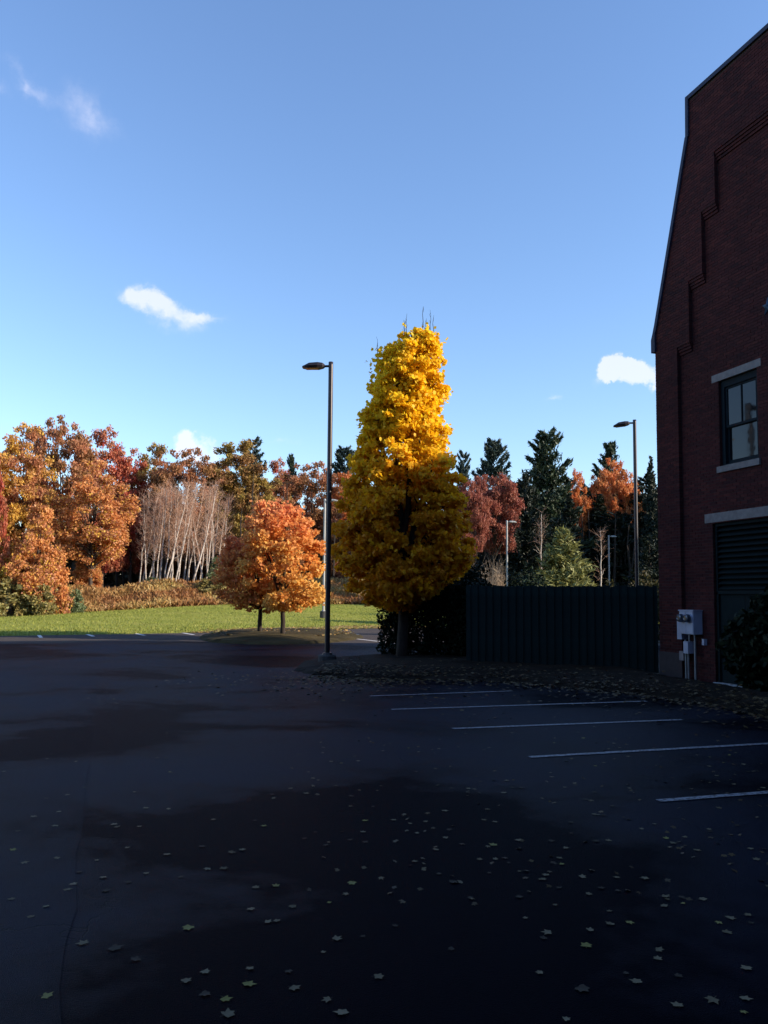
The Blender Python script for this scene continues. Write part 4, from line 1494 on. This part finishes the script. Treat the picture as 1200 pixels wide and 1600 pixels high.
# ------------------------------------------------------------------ the yellow maple
def hero_maple():
    base = G(627, 1036)
    Y = base[1]
    rows = [(520, 634, 676), (545, 600, 694), (575, 580, 699), (610, 573, 702), (650, 562, 704), (690, 551, 711), (720, 540, 721), (755, 529, 731), (795, 521, 738), (840, 516, 742), (880, 520, 739), (910, 531, 718), (932, 546, 688), (952, 578, 648)]
    zz, xl, xr = [], [], []
    for py, l, r_ in rows:
        zz.append(P(620, py, Y)[2])
        xl.append(P(l, py, Y)[0])
        xr.append(P(r_, py, Y)[0])
    zz, xl, xr = np.array(zz)[::-1], np.array(xl)[::-1], np.array(xr)[::-1]
    r = np.random.default_rng(77)
    t = thing('maple_tree', 'tall bright yellow maple, sunlit at the top, in the bed by the fence', 'tree', (base[0], Y, .1))
    cl = []
    while len(cl) < 850:
        z = zz[0] + (zz[-1] - zz[0]) * r.random()
        l, r_ = np.interp(z, zz, xl), np.interp(z, zz, xr)
        R = (r_ - l) / 2
        if r.random() > (R / 2.35) ** .8 + .15:
            continue
        a = r.random() * 6.28
        q = r.random() ** .36
        rc = (.13 + .24 * r.random() ** 1.4) * (.7 + .3 * min(1, R / 1.8))
        rr = max(0.05, (R - rc * .55)) * q * (1 + .08 * math.sin(3 * a + z * 2.3) * math.sin(z * 4.1 + a) - .06 + .10 * math.sin(a * 7 + z * 9))
        c3 = np.array([(l + r_) / 2 + rr * math.cos(a) - base[0], rr * .95 * math.sin(a), z - .1])
        if abs(c3[0] - .1) < .26 and c3[1] < .6 and 3.0 < c3[2] < 5.5:      # the fork of the stems shows here
            continue
        cl.append((c3, rc))
    pts = cluster_leaves(cl, 2000, r, .62)
    # loose sprays between the clumps
    uz = zz[0] + (zz[-1] - zz[0]) * r.random(7000)
    ul, ur = np.interp(uz, zz, xl), np.interp(uz, zz, xr)
    uR = (ur - ul) / 2 * .86 * r.random(7000) ** .5
    keep = r.random(7000) < (ur - ul) / 4.6
    ua = r.random(7000) * 6.283
    un = np.stack([(ul + ur) / 2 + uR * np.cos(ua) - base[0], uR * np.sin(ua), uz - .1], 1)[keep]
    fork = (np.abs(un[:, 0] - .1) < .26) & (un[:, 1] < .6) & (un[:, 2] > 3.0) & (un[:, 2] < 5.3)
    pts = np.concatenate([pts, un[~fork]])
    lo = np.interp(pts[:, 2] + .1, zz, xl) - base[0] - .17 * r.random(len(pts)) ** 2
    hi = np.interp(pts[:, 2] + .1, zz, xr) - base[0] + .17 * r.random(len(pts)) ** 2
    pts = pts[(pts[:, 0] > lo) & (pts[:, 0] < hi)]
    sp = []
    for px, p0, p1, k in ((590, 575, 540, 26), (632, 535, 508, 22), (656, 535, 515, 14), (666, 535, 500, 16), (676, 535, 505, 14), (690, 560, 530, 20), (580, 600, 560, 24)):
        a_, b_ = P(px, p0, Y) - np.array([base[0], Y, .1]), P(px, p1, Y) - np.array([base[0], Y, .1])
        q_ = r.random((k, 1)) ** 1.5
        sp.append(a_ + (b_ - a_) * q_ + r.normal(size=(k, 3)) * .075)
    pts = np.concatenate([pts] + sp)
    n = len(pts)
    V = leaves(pts, (.048 + .055 * r.random(n) ** 1.5), MAPLE8, (0.1, -.35, .45), .1, r=r)
    M = leaf_mat('yellow_maple_leaves', [(.82, .38, .008), (.86, .46, .012), (.72, .29, .008), (.82, .41, .01), (.62, .24, .01)], [(.74, .31, .01), (.78, .37, .012), (.62, .23, .01)], .8, .5, zcols=[(.95, .68, .03), (.93, .62, .02), (.9, .55, .014)], zr=(4.0, 7))  # lower crown browner: shade below the sunlit top put into leaf colour
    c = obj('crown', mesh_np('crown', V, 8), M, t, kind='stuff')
    tk = MB()
    tk.tube(wobble((0, 0, -.2), (.05, .02, 2.9), 5, .008, r), [.21, .17, .155, .15, .145, .14], 12)
    tops = []
    for ox, zt, oy in ((-.25, 9.4, .1), (.25, 9.9, -.1), (.55, 8.8, .15), (-.75, 7.2, -.2), (.95, 6.8, 0)):
        pth = wobble((.04, .02, 2.6), (ox * .8, oy, zt * .55), 3, .02, r) + wobble((ox * .8, oy, zt * .55), (ox, oy, zt), 4, .012, r)[1:]
        k = len(pth)
        tk.tube(pth, [.115 * (1 - .9 * i / (k - 1)) + .008 for i in range(k)], 7)
        tops.append(pth)
    obj('trunk', tk.mesh('trunk', True), M_barkd, t)
    lb = MB()
    for c_, rc in [cl[i] for i in r.permutation(len(cl))[:120]]:
        pth = min(tops, key=lambda q: min(np.linalg.norm(np.array(v) - c_) for v in q))
        s = min(pth, key=lambda v: abs(v[2] - (c_[2] - .45)))
        w = wobble(s, c_, 3, .05, r)
        lb.tube(w, [.03, .022, .014, .006], 5, False)
    for px, p0, p1 in ((589, 570, 532), (631, 530, 505), (634, 530, 500), (660, 530, 482), (672, 530, 488), (677, 530, 492), (665, 535, 498)):
        a, b = P(px, p0, Y), P(px + 1, p1, Y)
        a, b = a - np.array([base[0], 0, .1]), b - np.array([base[0], 0, .1])
        a[1] = b[1] = r.uniform(-.3, .3)
        w = wobble(a, b, 4, .02, r)
        lb.tube(w, [.018, .015, .012, .009, .005], 4, False)
        for k in range(7):
            s = w[0] + (w[-1] - w[0]) * r.random()
            lb.tube([s, s + np.array([r.normal() * .05, r.normal() * .05, .13])], [.006, .003], 3, False)
    obj('limbs', lb, M_barkd, t, kind='stuff')


hero_maple()


# ------------------------------------------------------------------ two maples on the far island
def island_maple(name, px, base_py, rows, label, seed, cols, zcols, ncl, leaf, trunk_h, patch):
    base = G(px, base_py, .25)
    Y = base[1]
    zz, xl, xr = [], [], []
    for py, l, r_ in rows:
        zz.append(P(l, py, Y)[2]); xl.append(P(l, py, Y)[0]); xr.append(P(r_, py, Y)[0])
    zz, xl, xr = np.array(zz)[::-1], np.array(xl)[::-1], np.array(xr)[::-1]
    r = np.random.default_rng(seed)
    t = thing(name, label, 'tree', (base[0], Y, .22))
    Rm = (xr - xl).max() / 2
    cl = []
    while len(cl) < ncl:
        z = zz[0] + (zz[-1] - zz[0]) * r.random()
        l, r_ = np.interp(z, zz, xl), np.interp(z, zz, xr)
        R = (r_ - l) / 2
        if r.random() > (R / Rm) ** 1.2 + .1:
            continue
        a = r.random() * 6.28
        q = (.3 + .7 * r.random() ** .5)
        rc = .22 + .36 * r.random() ** 1.3
        rr = max(.05, R - rc * .6) * q
        cl.append((np.array([(l + r_) / 2 + rr * math.cos(a) - base[0], rr * math.sin(a), z - .22]), rc))
    pts = cluster_leaves(cl, 640, r, .6)
    n = len(pts)
    V = leaves(pts, leaf * (.6 + .5 * r.random(n)), MAPLE8, (.15, -.3, .4), .1, r=r)
    H = zz[-1]
    M = leaf_mat(name + '_leaves', cols, patch, .7, .5, zcols=zcols, zr=(H * .55, H * 1.0))
    obj('crown', mesh_np('crown', V, 8), M, t, kind='stuff')
    tk = MB()
    tk.tube(wobble((0, 0, -.3), (0, 0, trunk_h), 4, .01, r), [.135, .11, .10, .095, .09], 10)
    for c_, rc in [cl[i] for i in r.permutation(len(cl))[:46]]:
        s = np.array([0, 0, max(trunk_h * .85, min(c_[2] * .6, H * .6))])
        m0 = np.array([0, 0, trunk_h * .85])
        tk.tube([m0, (m0 + s) / 2 + c_ * np.array([.08, .08, 0]), (s + c_) / 2, c_], [.06, .045, .025, .008], 5, False)
    obj('trunk', tk.mesh('trunk', True), M_barkd, t)


island_maple('red_maple_tree', 406, 989, [(842, 352, 430), (860, 338, 450), (885, 336, 460), (910, 334, 462), (930, 338, 458), (945, 352, 440), (958, 385, 428)],
             'smaller dark orange-red maple on the far island, left of its brighter neighbour', 88,
             [(.72, .34, .08), (.78, .42, .11), (.62, .25, .08), (.66, .2, .09)], [(.70, .20, .09), (.76, .28, .11), (.62, .18, .08)], 92, .10, 1.35, [(.70, .3, .08), (.62, .22, .08)])
island_maple('orange_maple_tree', 441, 992, [(790, 398, 452), (798, 384, 480), (815, 374, 492), (840, 366, 503), (870, 364, 512), (900, 368, 518), (925, 378, 522), (940, 395, 522), (950, 428, 505), (958, 455, 470)],
             'larger bright orange maple with reddish top on the far island', 89,
             [(.80, .46, .11), (.86, .57, .15), (.74, .38, .10), (.84, .52, .13)], [(.76, .24, .10), (.82, .34, .12), (.68, .18, .09), (.82, .44, .14)], 165, .10, 1.5, [(.80, .36, .07), (.74, .28, .07)])

# ------------------------------------------------------------------ dark evergreen growth by the fence
def leaf_bush(name, label, x, y, z, boxes, n, leaf, mat, seed, templ=OVAL, cat='shrub'):
    """boxes: (cx, cy, cz, rx, ry, rz) lumps relative to the base"""
    r = np.random.default_rng(seed)
    t = thing(name, label, cat, (x, y, z))
    pts = []
    tot = sum(b[3] * b[5] for b in boxes)
    for b in boxes:
        k = int(n * b[3] * b[5] / tot)
        d = unit(k, r)
        f = r.random((k, 1)) ** .3
        wob = 1 + .16 * np.sin(d[:, :1] * 7 + seed) * np.cos(d[:, 2:] * 6)
        pts.append(np.array(b[:3]) + d * f * wob * np.array(b[3:]))
    pts = np.concatenate(pts)
    pts = pts[pts[:, 2] > .02]
    V = leaves(pts, leaf * (.7 + .6 * r.random(len(pts))), templ, (0, -.3, .4), .1, r=r)
    obj('foliage', mesh_np('foliage', V, len(templ)), mat, t, kind='stuff')
    st_ = MB()
    for b in boxes:
        for k in range(5):
            e = np.array(b[:3]) + r.normal(size=3) * np.array(b[3:]) * .4
            s = np.array([b[0] * .8 + r.normal() * .1, b[1] * .8, -.05])
            st_.tube(wobble(s, e, 3, .05, r), [.035, .028, .02, .008], 5, False)
    obj('stem', st_, M_barkd, t)
    return t


hx0 = G(622, 1040)
leaf_bush('vine_hedge', 'black-green leafy vine hedge behind the trunk of the yellow maple', 1.5, 24.9, 0,
          [(-1.15, 0, .9, .55, .5, 1.0), (-.9, 0, 1.6, .5, .5, .75), (-.3, 0, 1.1, .9, .6, 1.2), (.6, -.3, 1.2, .9, .6, 1.3), (1.3, -.9, 1.2, .8, .6, 1.25), (.1, 0, 2.0, .8, .5, .5), (1.2, -.4, 2.0, .8, .5, .55)], 17000, .065, M_darkl, 61, cat='hedge')
q = P(735, 880, 26)
leaf_bush('evergreen_shrub', 'tall black-green shrub rising behind the left end of the fence', q[0], 26.3, 0, [(0, 0, 1.4, .8, .7, 1.4), (.05, 0, 2.4, .6, .5, .85), (-.5, 0, 2.1, .7, .5, .7)], 7000, .06, M_darkl, 62)
q = P(818, 880, 40)
leaf_bush('evergreen_shrub', 'round black-green shrub above the fence between two pale poles', q[0], 40, 0, [(0, 0, 1.6, 1.2, 1, 2.0), (.4, 0, 1.2, 1.2, 1, 1.7), (-.6, 0, 1.1, 1.0, 1, 1.6)], 7000, .085, M_darkl, 63)
q = G(1176, 1092)
leaf_bush('rhododendron_bush', 'large dark evergreen bush in front of the louvred doorway', q[0] + .35, q[1] + .35, .1,
          [(0, 0, .7, .6, .55, .85), (.35, -.4, 1.2, .6, .55, .95), (-.25, .3, .9, .45, .4, .7), (.5, -.7, .8, .7, .6, .9), (.15, -.1, 1.6, .42, .4, .5)], 5200, .085, M_darkl, 64)
leaf_bush('evergreen_shrub', 'dark low growth behind the fence beside the brick corner', P(1010, 900, 34)[0], 34, 0, [(0, 0, 1.4, 1.0, .8, 1.6), (-1.4, .3, 1.2, 1.1, .8, 1.4)], 5000, .08,
          leaf_mat('dark_brush_leaves', [(.05, .045, .015), (.035, .04, .015), (.08, .06, .02)], None), 65)

# ------------------------------------------------------------------ fallen leaves
LEAFC = {
    'tan': ('dull_tan_leaf', [(.15, .12, .07), (.22, .18, .11), (.10, .08, .045)]),
    'yellow': ('faded_yellow_leaf', [(.20, .18, .04), (.26, .23, .08)]),
    'brown': ('brown_leaf', [(.045, .036, .026), (.065, .05, .035)]),
}


def fallen_mat(name, cols):
    mt, t, b, o = new_mat(name)
    oi = t.nodes.new('ShaderNodeObjectInfo')
    geo = t.nodes.new('ShaderNodeNewGeometry')
    r = math_(t, 'FRACT', math_(t, 'ADD', oi.outputs['Random'], geo.outputs['Random Per Island']))
    c = ramp(t, r, [(i / max(1, len(cols) - 1), q) for i, q in enumerate(cols)])
    c = mix_c(t, .5, c, ramp(t, noise(t, 40, 4), [(.3, (.55, .5, .45)), (.7, (1.2, 1.2, 1.2))]), 'MULTIPLY')
    t.links.new(c, b.inputs['Base Color'])
    b.inputs['Roughness'].default_value = .7
    b.inputs['Specular IOR Level'].default_value = .12
    return mt


FM = {k: fallen_mat(*v) for k, v in LEAFC.items()}


def fallen_mesh(seed):
    r = random.Random(seed)
    mb = MB()
    mb.v.append((0, 0, .012))
    curl = r.uniform(.0, .16)
    for a, q in _ang:
        q = (q * .8 + .14) * r.uniform(.82, 1.12)
        x, y = q * math.cos(rad(a)), q * math.sin(rad(a))
        mb.v.append((x, y, .01 + curl * q * q * (.6 + .5 * math.sin(rad(a) * 2 + seed)) + r.uniform(0, .05)))
    k = len(_ang)
    mb.f = [(0, 1 + i, 1 + (i + 1) % k) for i in range(k)]
    nn = len(mb.v)
    mb.v += [(-.015, -.18, .03), (.015, -.18, .03), (.06, -.75, .05), (.035, -.77, .05)]
    mb.f.append((nn, nn + 1, nn + 2, nn + 3))
    return mb.mesh('fallen_leaf')


FLM = {k: [] for k in FM}
for i in range(7):
    for k in FM:
        me = fallen_mesh(i * 3 + 1)
        me.materials.append(FM[k])
        FLM[k].append(me)

LINE_START = [G(*q) for q in ((1028.5, 1252), (827, 1183.5), (707, 1139), (612, 1109), (578, 1088))]
LINE_W = [float((q - CORNER) @ Wd) for q in LINE_START]
LINE_U = max(float((q - CORNER) @ Ud) for q in LINE_START)
HUE = {'tan': 'dull tan', 'yellow': 'faded yellow', 'brown': 'dark brown'}


def leaf_place(x, y):
    d = np.array([x, y, 0]) - CORNER
    w, u = float(d @ Wd), float(d @ Ud)
    if x < -1.62 - (y - 4) * .357:
        return 'on the paler asphalt left of the seam'
    if u > LINE_U - .1:
        if w > LINE_W[0]:
            return 'in the stall on the near side of the nearest white line'
        for k, nm in enumerate(('in the stall between the nearest and second white lines', 'in the stall between the second and third white lines',
                                'in the stall between the third and fourth white lines', 'in the stall between the fourth and fifth white lines')):
            if LINE_W[k] >= w > LINE_W[k + 1]:
                return nm
        return 'by the bed beyond the farthest white line'
    if y < 4.6:
        return 'on the dark asphalt nearest the viewer'
    if w > LINE_W[0]:
        return 'on the dark lane before the nearest white line'
    if w > LINE_W[2]:
        return 'in the lane level with the nearest white lines'
    return 'far down the lane towards the lamp post'


def put_leaf(x, y, kind, s, label=None, z=.0045):
    o = bpy.data.objects.new('fallen_leaf', random.choice(FLM[kind]))
    COL.objects.link(o)
    o.location = (x, y, z)
    o.scale = (s, s, s)
    o.rotation_euler = (random.uniform(-.06, .06), random.uniform(-.06, .06), random.uniform(0, 6.28))
    pl_ = leaf_place(x, y)
    tag(o, label or '%s fallen leaf %s' % (HUE[kind], pl_), 'leaf', None if label else '%s leaves %s' % (HUE[kind], pl_))


NAMED = [(355, 1586, 'tan', .055, 'large pale tan leaf at the bottom edge, left of the other pale leaf there'), (535, 1584, 'tan', .052, 'pale tan leaf at the bottom edge, right of the other pale leaf there'),
         (388, 1538, 'yellow', .05, 'olive yellow leaf on the dark asphalt near the bottom, left of the middle'), (295, 1450, 'yellow', .055, 'pale yellow upright curled leaf in the lower left on dark asphalt'),
         (916, 1479, 'yellow', .05, 'brightest greenish yellow leaf in the lower right of the lot'), (1114, 1563, 'tan', .055, 'large pale leaf in the bottom right corner'),
         (908, 1546, 'brown', .06, 'broad dull brown leaf near the bottom, left of the bottom right pale leaf'), (130, 1475, 'tan', .05, 'pale leaf right of the asphalt seam in the lower left'),
         (178, 1482, 'brown', .06, 'dull leaf just right of the pale leaf by the asphalt seam')]
for px, py, k, s, lb in NAMED:
    q = G(px, py)
    put_leaf(q[0], q[1], k, s, lb)
POS = [(318, 1518), (292, 1532), (215, 1501), (430, 1441), (415, 1440), (392, 1421), (432, 1385), (400, 1386), (360, 1333), (377, 1330), (198, 1379), (166, 1393), (160, 1370), (226, 1367), (281, 1372), (122, 1363),
       (88, 1343), (74, 1416), (48, 1435), (20, 1404), (18, 1329), (200, 1324), (327, 1358), (348, 1357), (260, 1337), (263, 1266), (230, 1262), (215, 1290), (178, 1290), (86, 1292), (75, 1249), (105, 1243), (52, 1277),
       (118, 1191), (258, 1186), (334, 1283), (314, 1322), (428, 1246), (428, 1241), (398, 1283), (415, 1290), (487, 1215), (455, 1234), (476, 1239), (547, 1246), (548, 1262), (570, 1284), (544, 1312), (570, 1316), (476, 1310),
       (550, 1380), (540, 1398), (525, 1468), (588, 1528), (513, 1563), (456, 1544), (320, 1556), (354, 1560), (70, 1557), (617, 1283), (648, 1304), (697, 1266), (703, 1296), (758, 1281), (776, 1286), (772, 1321), (772, 1344),
       (810, 1312), (860, 1315), (930, 1315), (1000, 1297), (1108, 1298), (1110, 1296), (1150, 1290), (1053, 1319), (1068, 1310), (875, 1342), (965, 1370), (1010, 1374), (1100, 1406), (1168, 1430), (1200, 1388), (1138, 1437),
       (986, 1443), (953, 1444), (920, 1454), (1026, 1485), (1028, 1500), (1138, 1457), (1166, 1513), (1060, 1574), (845, 1522), (996, 1534), (858, 1458), (709, 1379), (812, 1400), (940, 1388), (1040, 1400), (1090, 1330), (1185, 1345),
       (913, 1216), (983, 1182), (1048, 1218), (1108, 1196), (1140, 1180), (1162, 1196), (1192, 1232), (1120, 1240), (985, 1233), (898, 1229), (915, 1251), (936, 1272), (960, 1258), (790, 1219), (811, 1230), (788, 1238), (730, 1231),
       (765, 1168), (803, 1146), (640, 1170), (686, 1172), (650, 1150), (640, 1178), (600, 1172), (560, 1190), (520, 1192)]
cnt = len(NAMED)
for px, py in POS:
    q = G(px + random.uniform(-3, 3), py + random.uniform(-2, 2))
    k = random.choices(['tan', 'yellow', 'brown'], [.62, .12, .26])[0]
    put_leaf(q[0], q[1], k, random.uniform(.032, .05))
    cnt += 1
while cnt < 298:
    px, py = random.uniform(-10, 1210), 1075 + 520 * random.random() ** 1.5
    if px < 420 and random.random() < .72:
        continue
    if py > 1420 and random.random() < .6:
        continue
    q = G(px, py)
    if q[1] > 19 or q[0] > 5.6:
        continue
    put_leaf(q[0], q[1], random.choices(['tan', 'yellow', 'brown'], [.5, .1, .4])[0], random.uniform(.024, .044))
    cnt += 1
# leaf litter drifted along the bed, one heap nobody would count
r = np.random.default_rng(5)
Lp = []
bedp = [(p[0], p[1]) for p in BED]
for i in range(2100):
    k = r.integers(1, len(bedp) - 1)
    f = r.random()
    a, b = np.array(bedp[k]), np.array(bedp[min(len(bedp) - 1, k + 1)])
    q = a + (b - a) * f
    off = r.normal() * .55 + (.0 if r.random() < .75 else r.normal() * 1.6)
    q = q + np.array([.25, .9]) * off
    z = .02 if off < .05 else .07 + min(.16, off * .2)
    Lp.append((q[0], q[1], z + r.random() * .02))
for i in range(700):      # under the maple, spilling over the lot
    a, d = r.random() * 6.28, abs(r.normal()) * 2.6
    q = (-.4 + d * math.cos(a), 19.5 + d * .9 * math.sin(a))
    if q[1] < 21.2:
        Lp.append((q[0], q[1], .012))
for i in range(300):      # crumbs and scraps over the stalls
    q = G(430 + 800 * r.random() ** .7, 1085 + 330 * r.random() ** 1.6)
    if q[0] < 5.4:
        Lp.append((q[0], q[1], .008))
Lp = np.array(Lp)
V = leaves(Lp, (.045 + .03 * r.random(len(Lp))) * np.where(np.arange(len(Lp)) > len(Lp) - 300, .55, 1), MAPLE, (0, 0, 3.0), .1, r=r)
obj('leaf_litter', mesh_np('leaf_litter', V, 12), leaf_mat('leaf_litter', [(.07, .042, .016), (.12, .08, .03), (.045, .026, .012), (.15, .11, .05)], None, trans=.1), kind='stuff')
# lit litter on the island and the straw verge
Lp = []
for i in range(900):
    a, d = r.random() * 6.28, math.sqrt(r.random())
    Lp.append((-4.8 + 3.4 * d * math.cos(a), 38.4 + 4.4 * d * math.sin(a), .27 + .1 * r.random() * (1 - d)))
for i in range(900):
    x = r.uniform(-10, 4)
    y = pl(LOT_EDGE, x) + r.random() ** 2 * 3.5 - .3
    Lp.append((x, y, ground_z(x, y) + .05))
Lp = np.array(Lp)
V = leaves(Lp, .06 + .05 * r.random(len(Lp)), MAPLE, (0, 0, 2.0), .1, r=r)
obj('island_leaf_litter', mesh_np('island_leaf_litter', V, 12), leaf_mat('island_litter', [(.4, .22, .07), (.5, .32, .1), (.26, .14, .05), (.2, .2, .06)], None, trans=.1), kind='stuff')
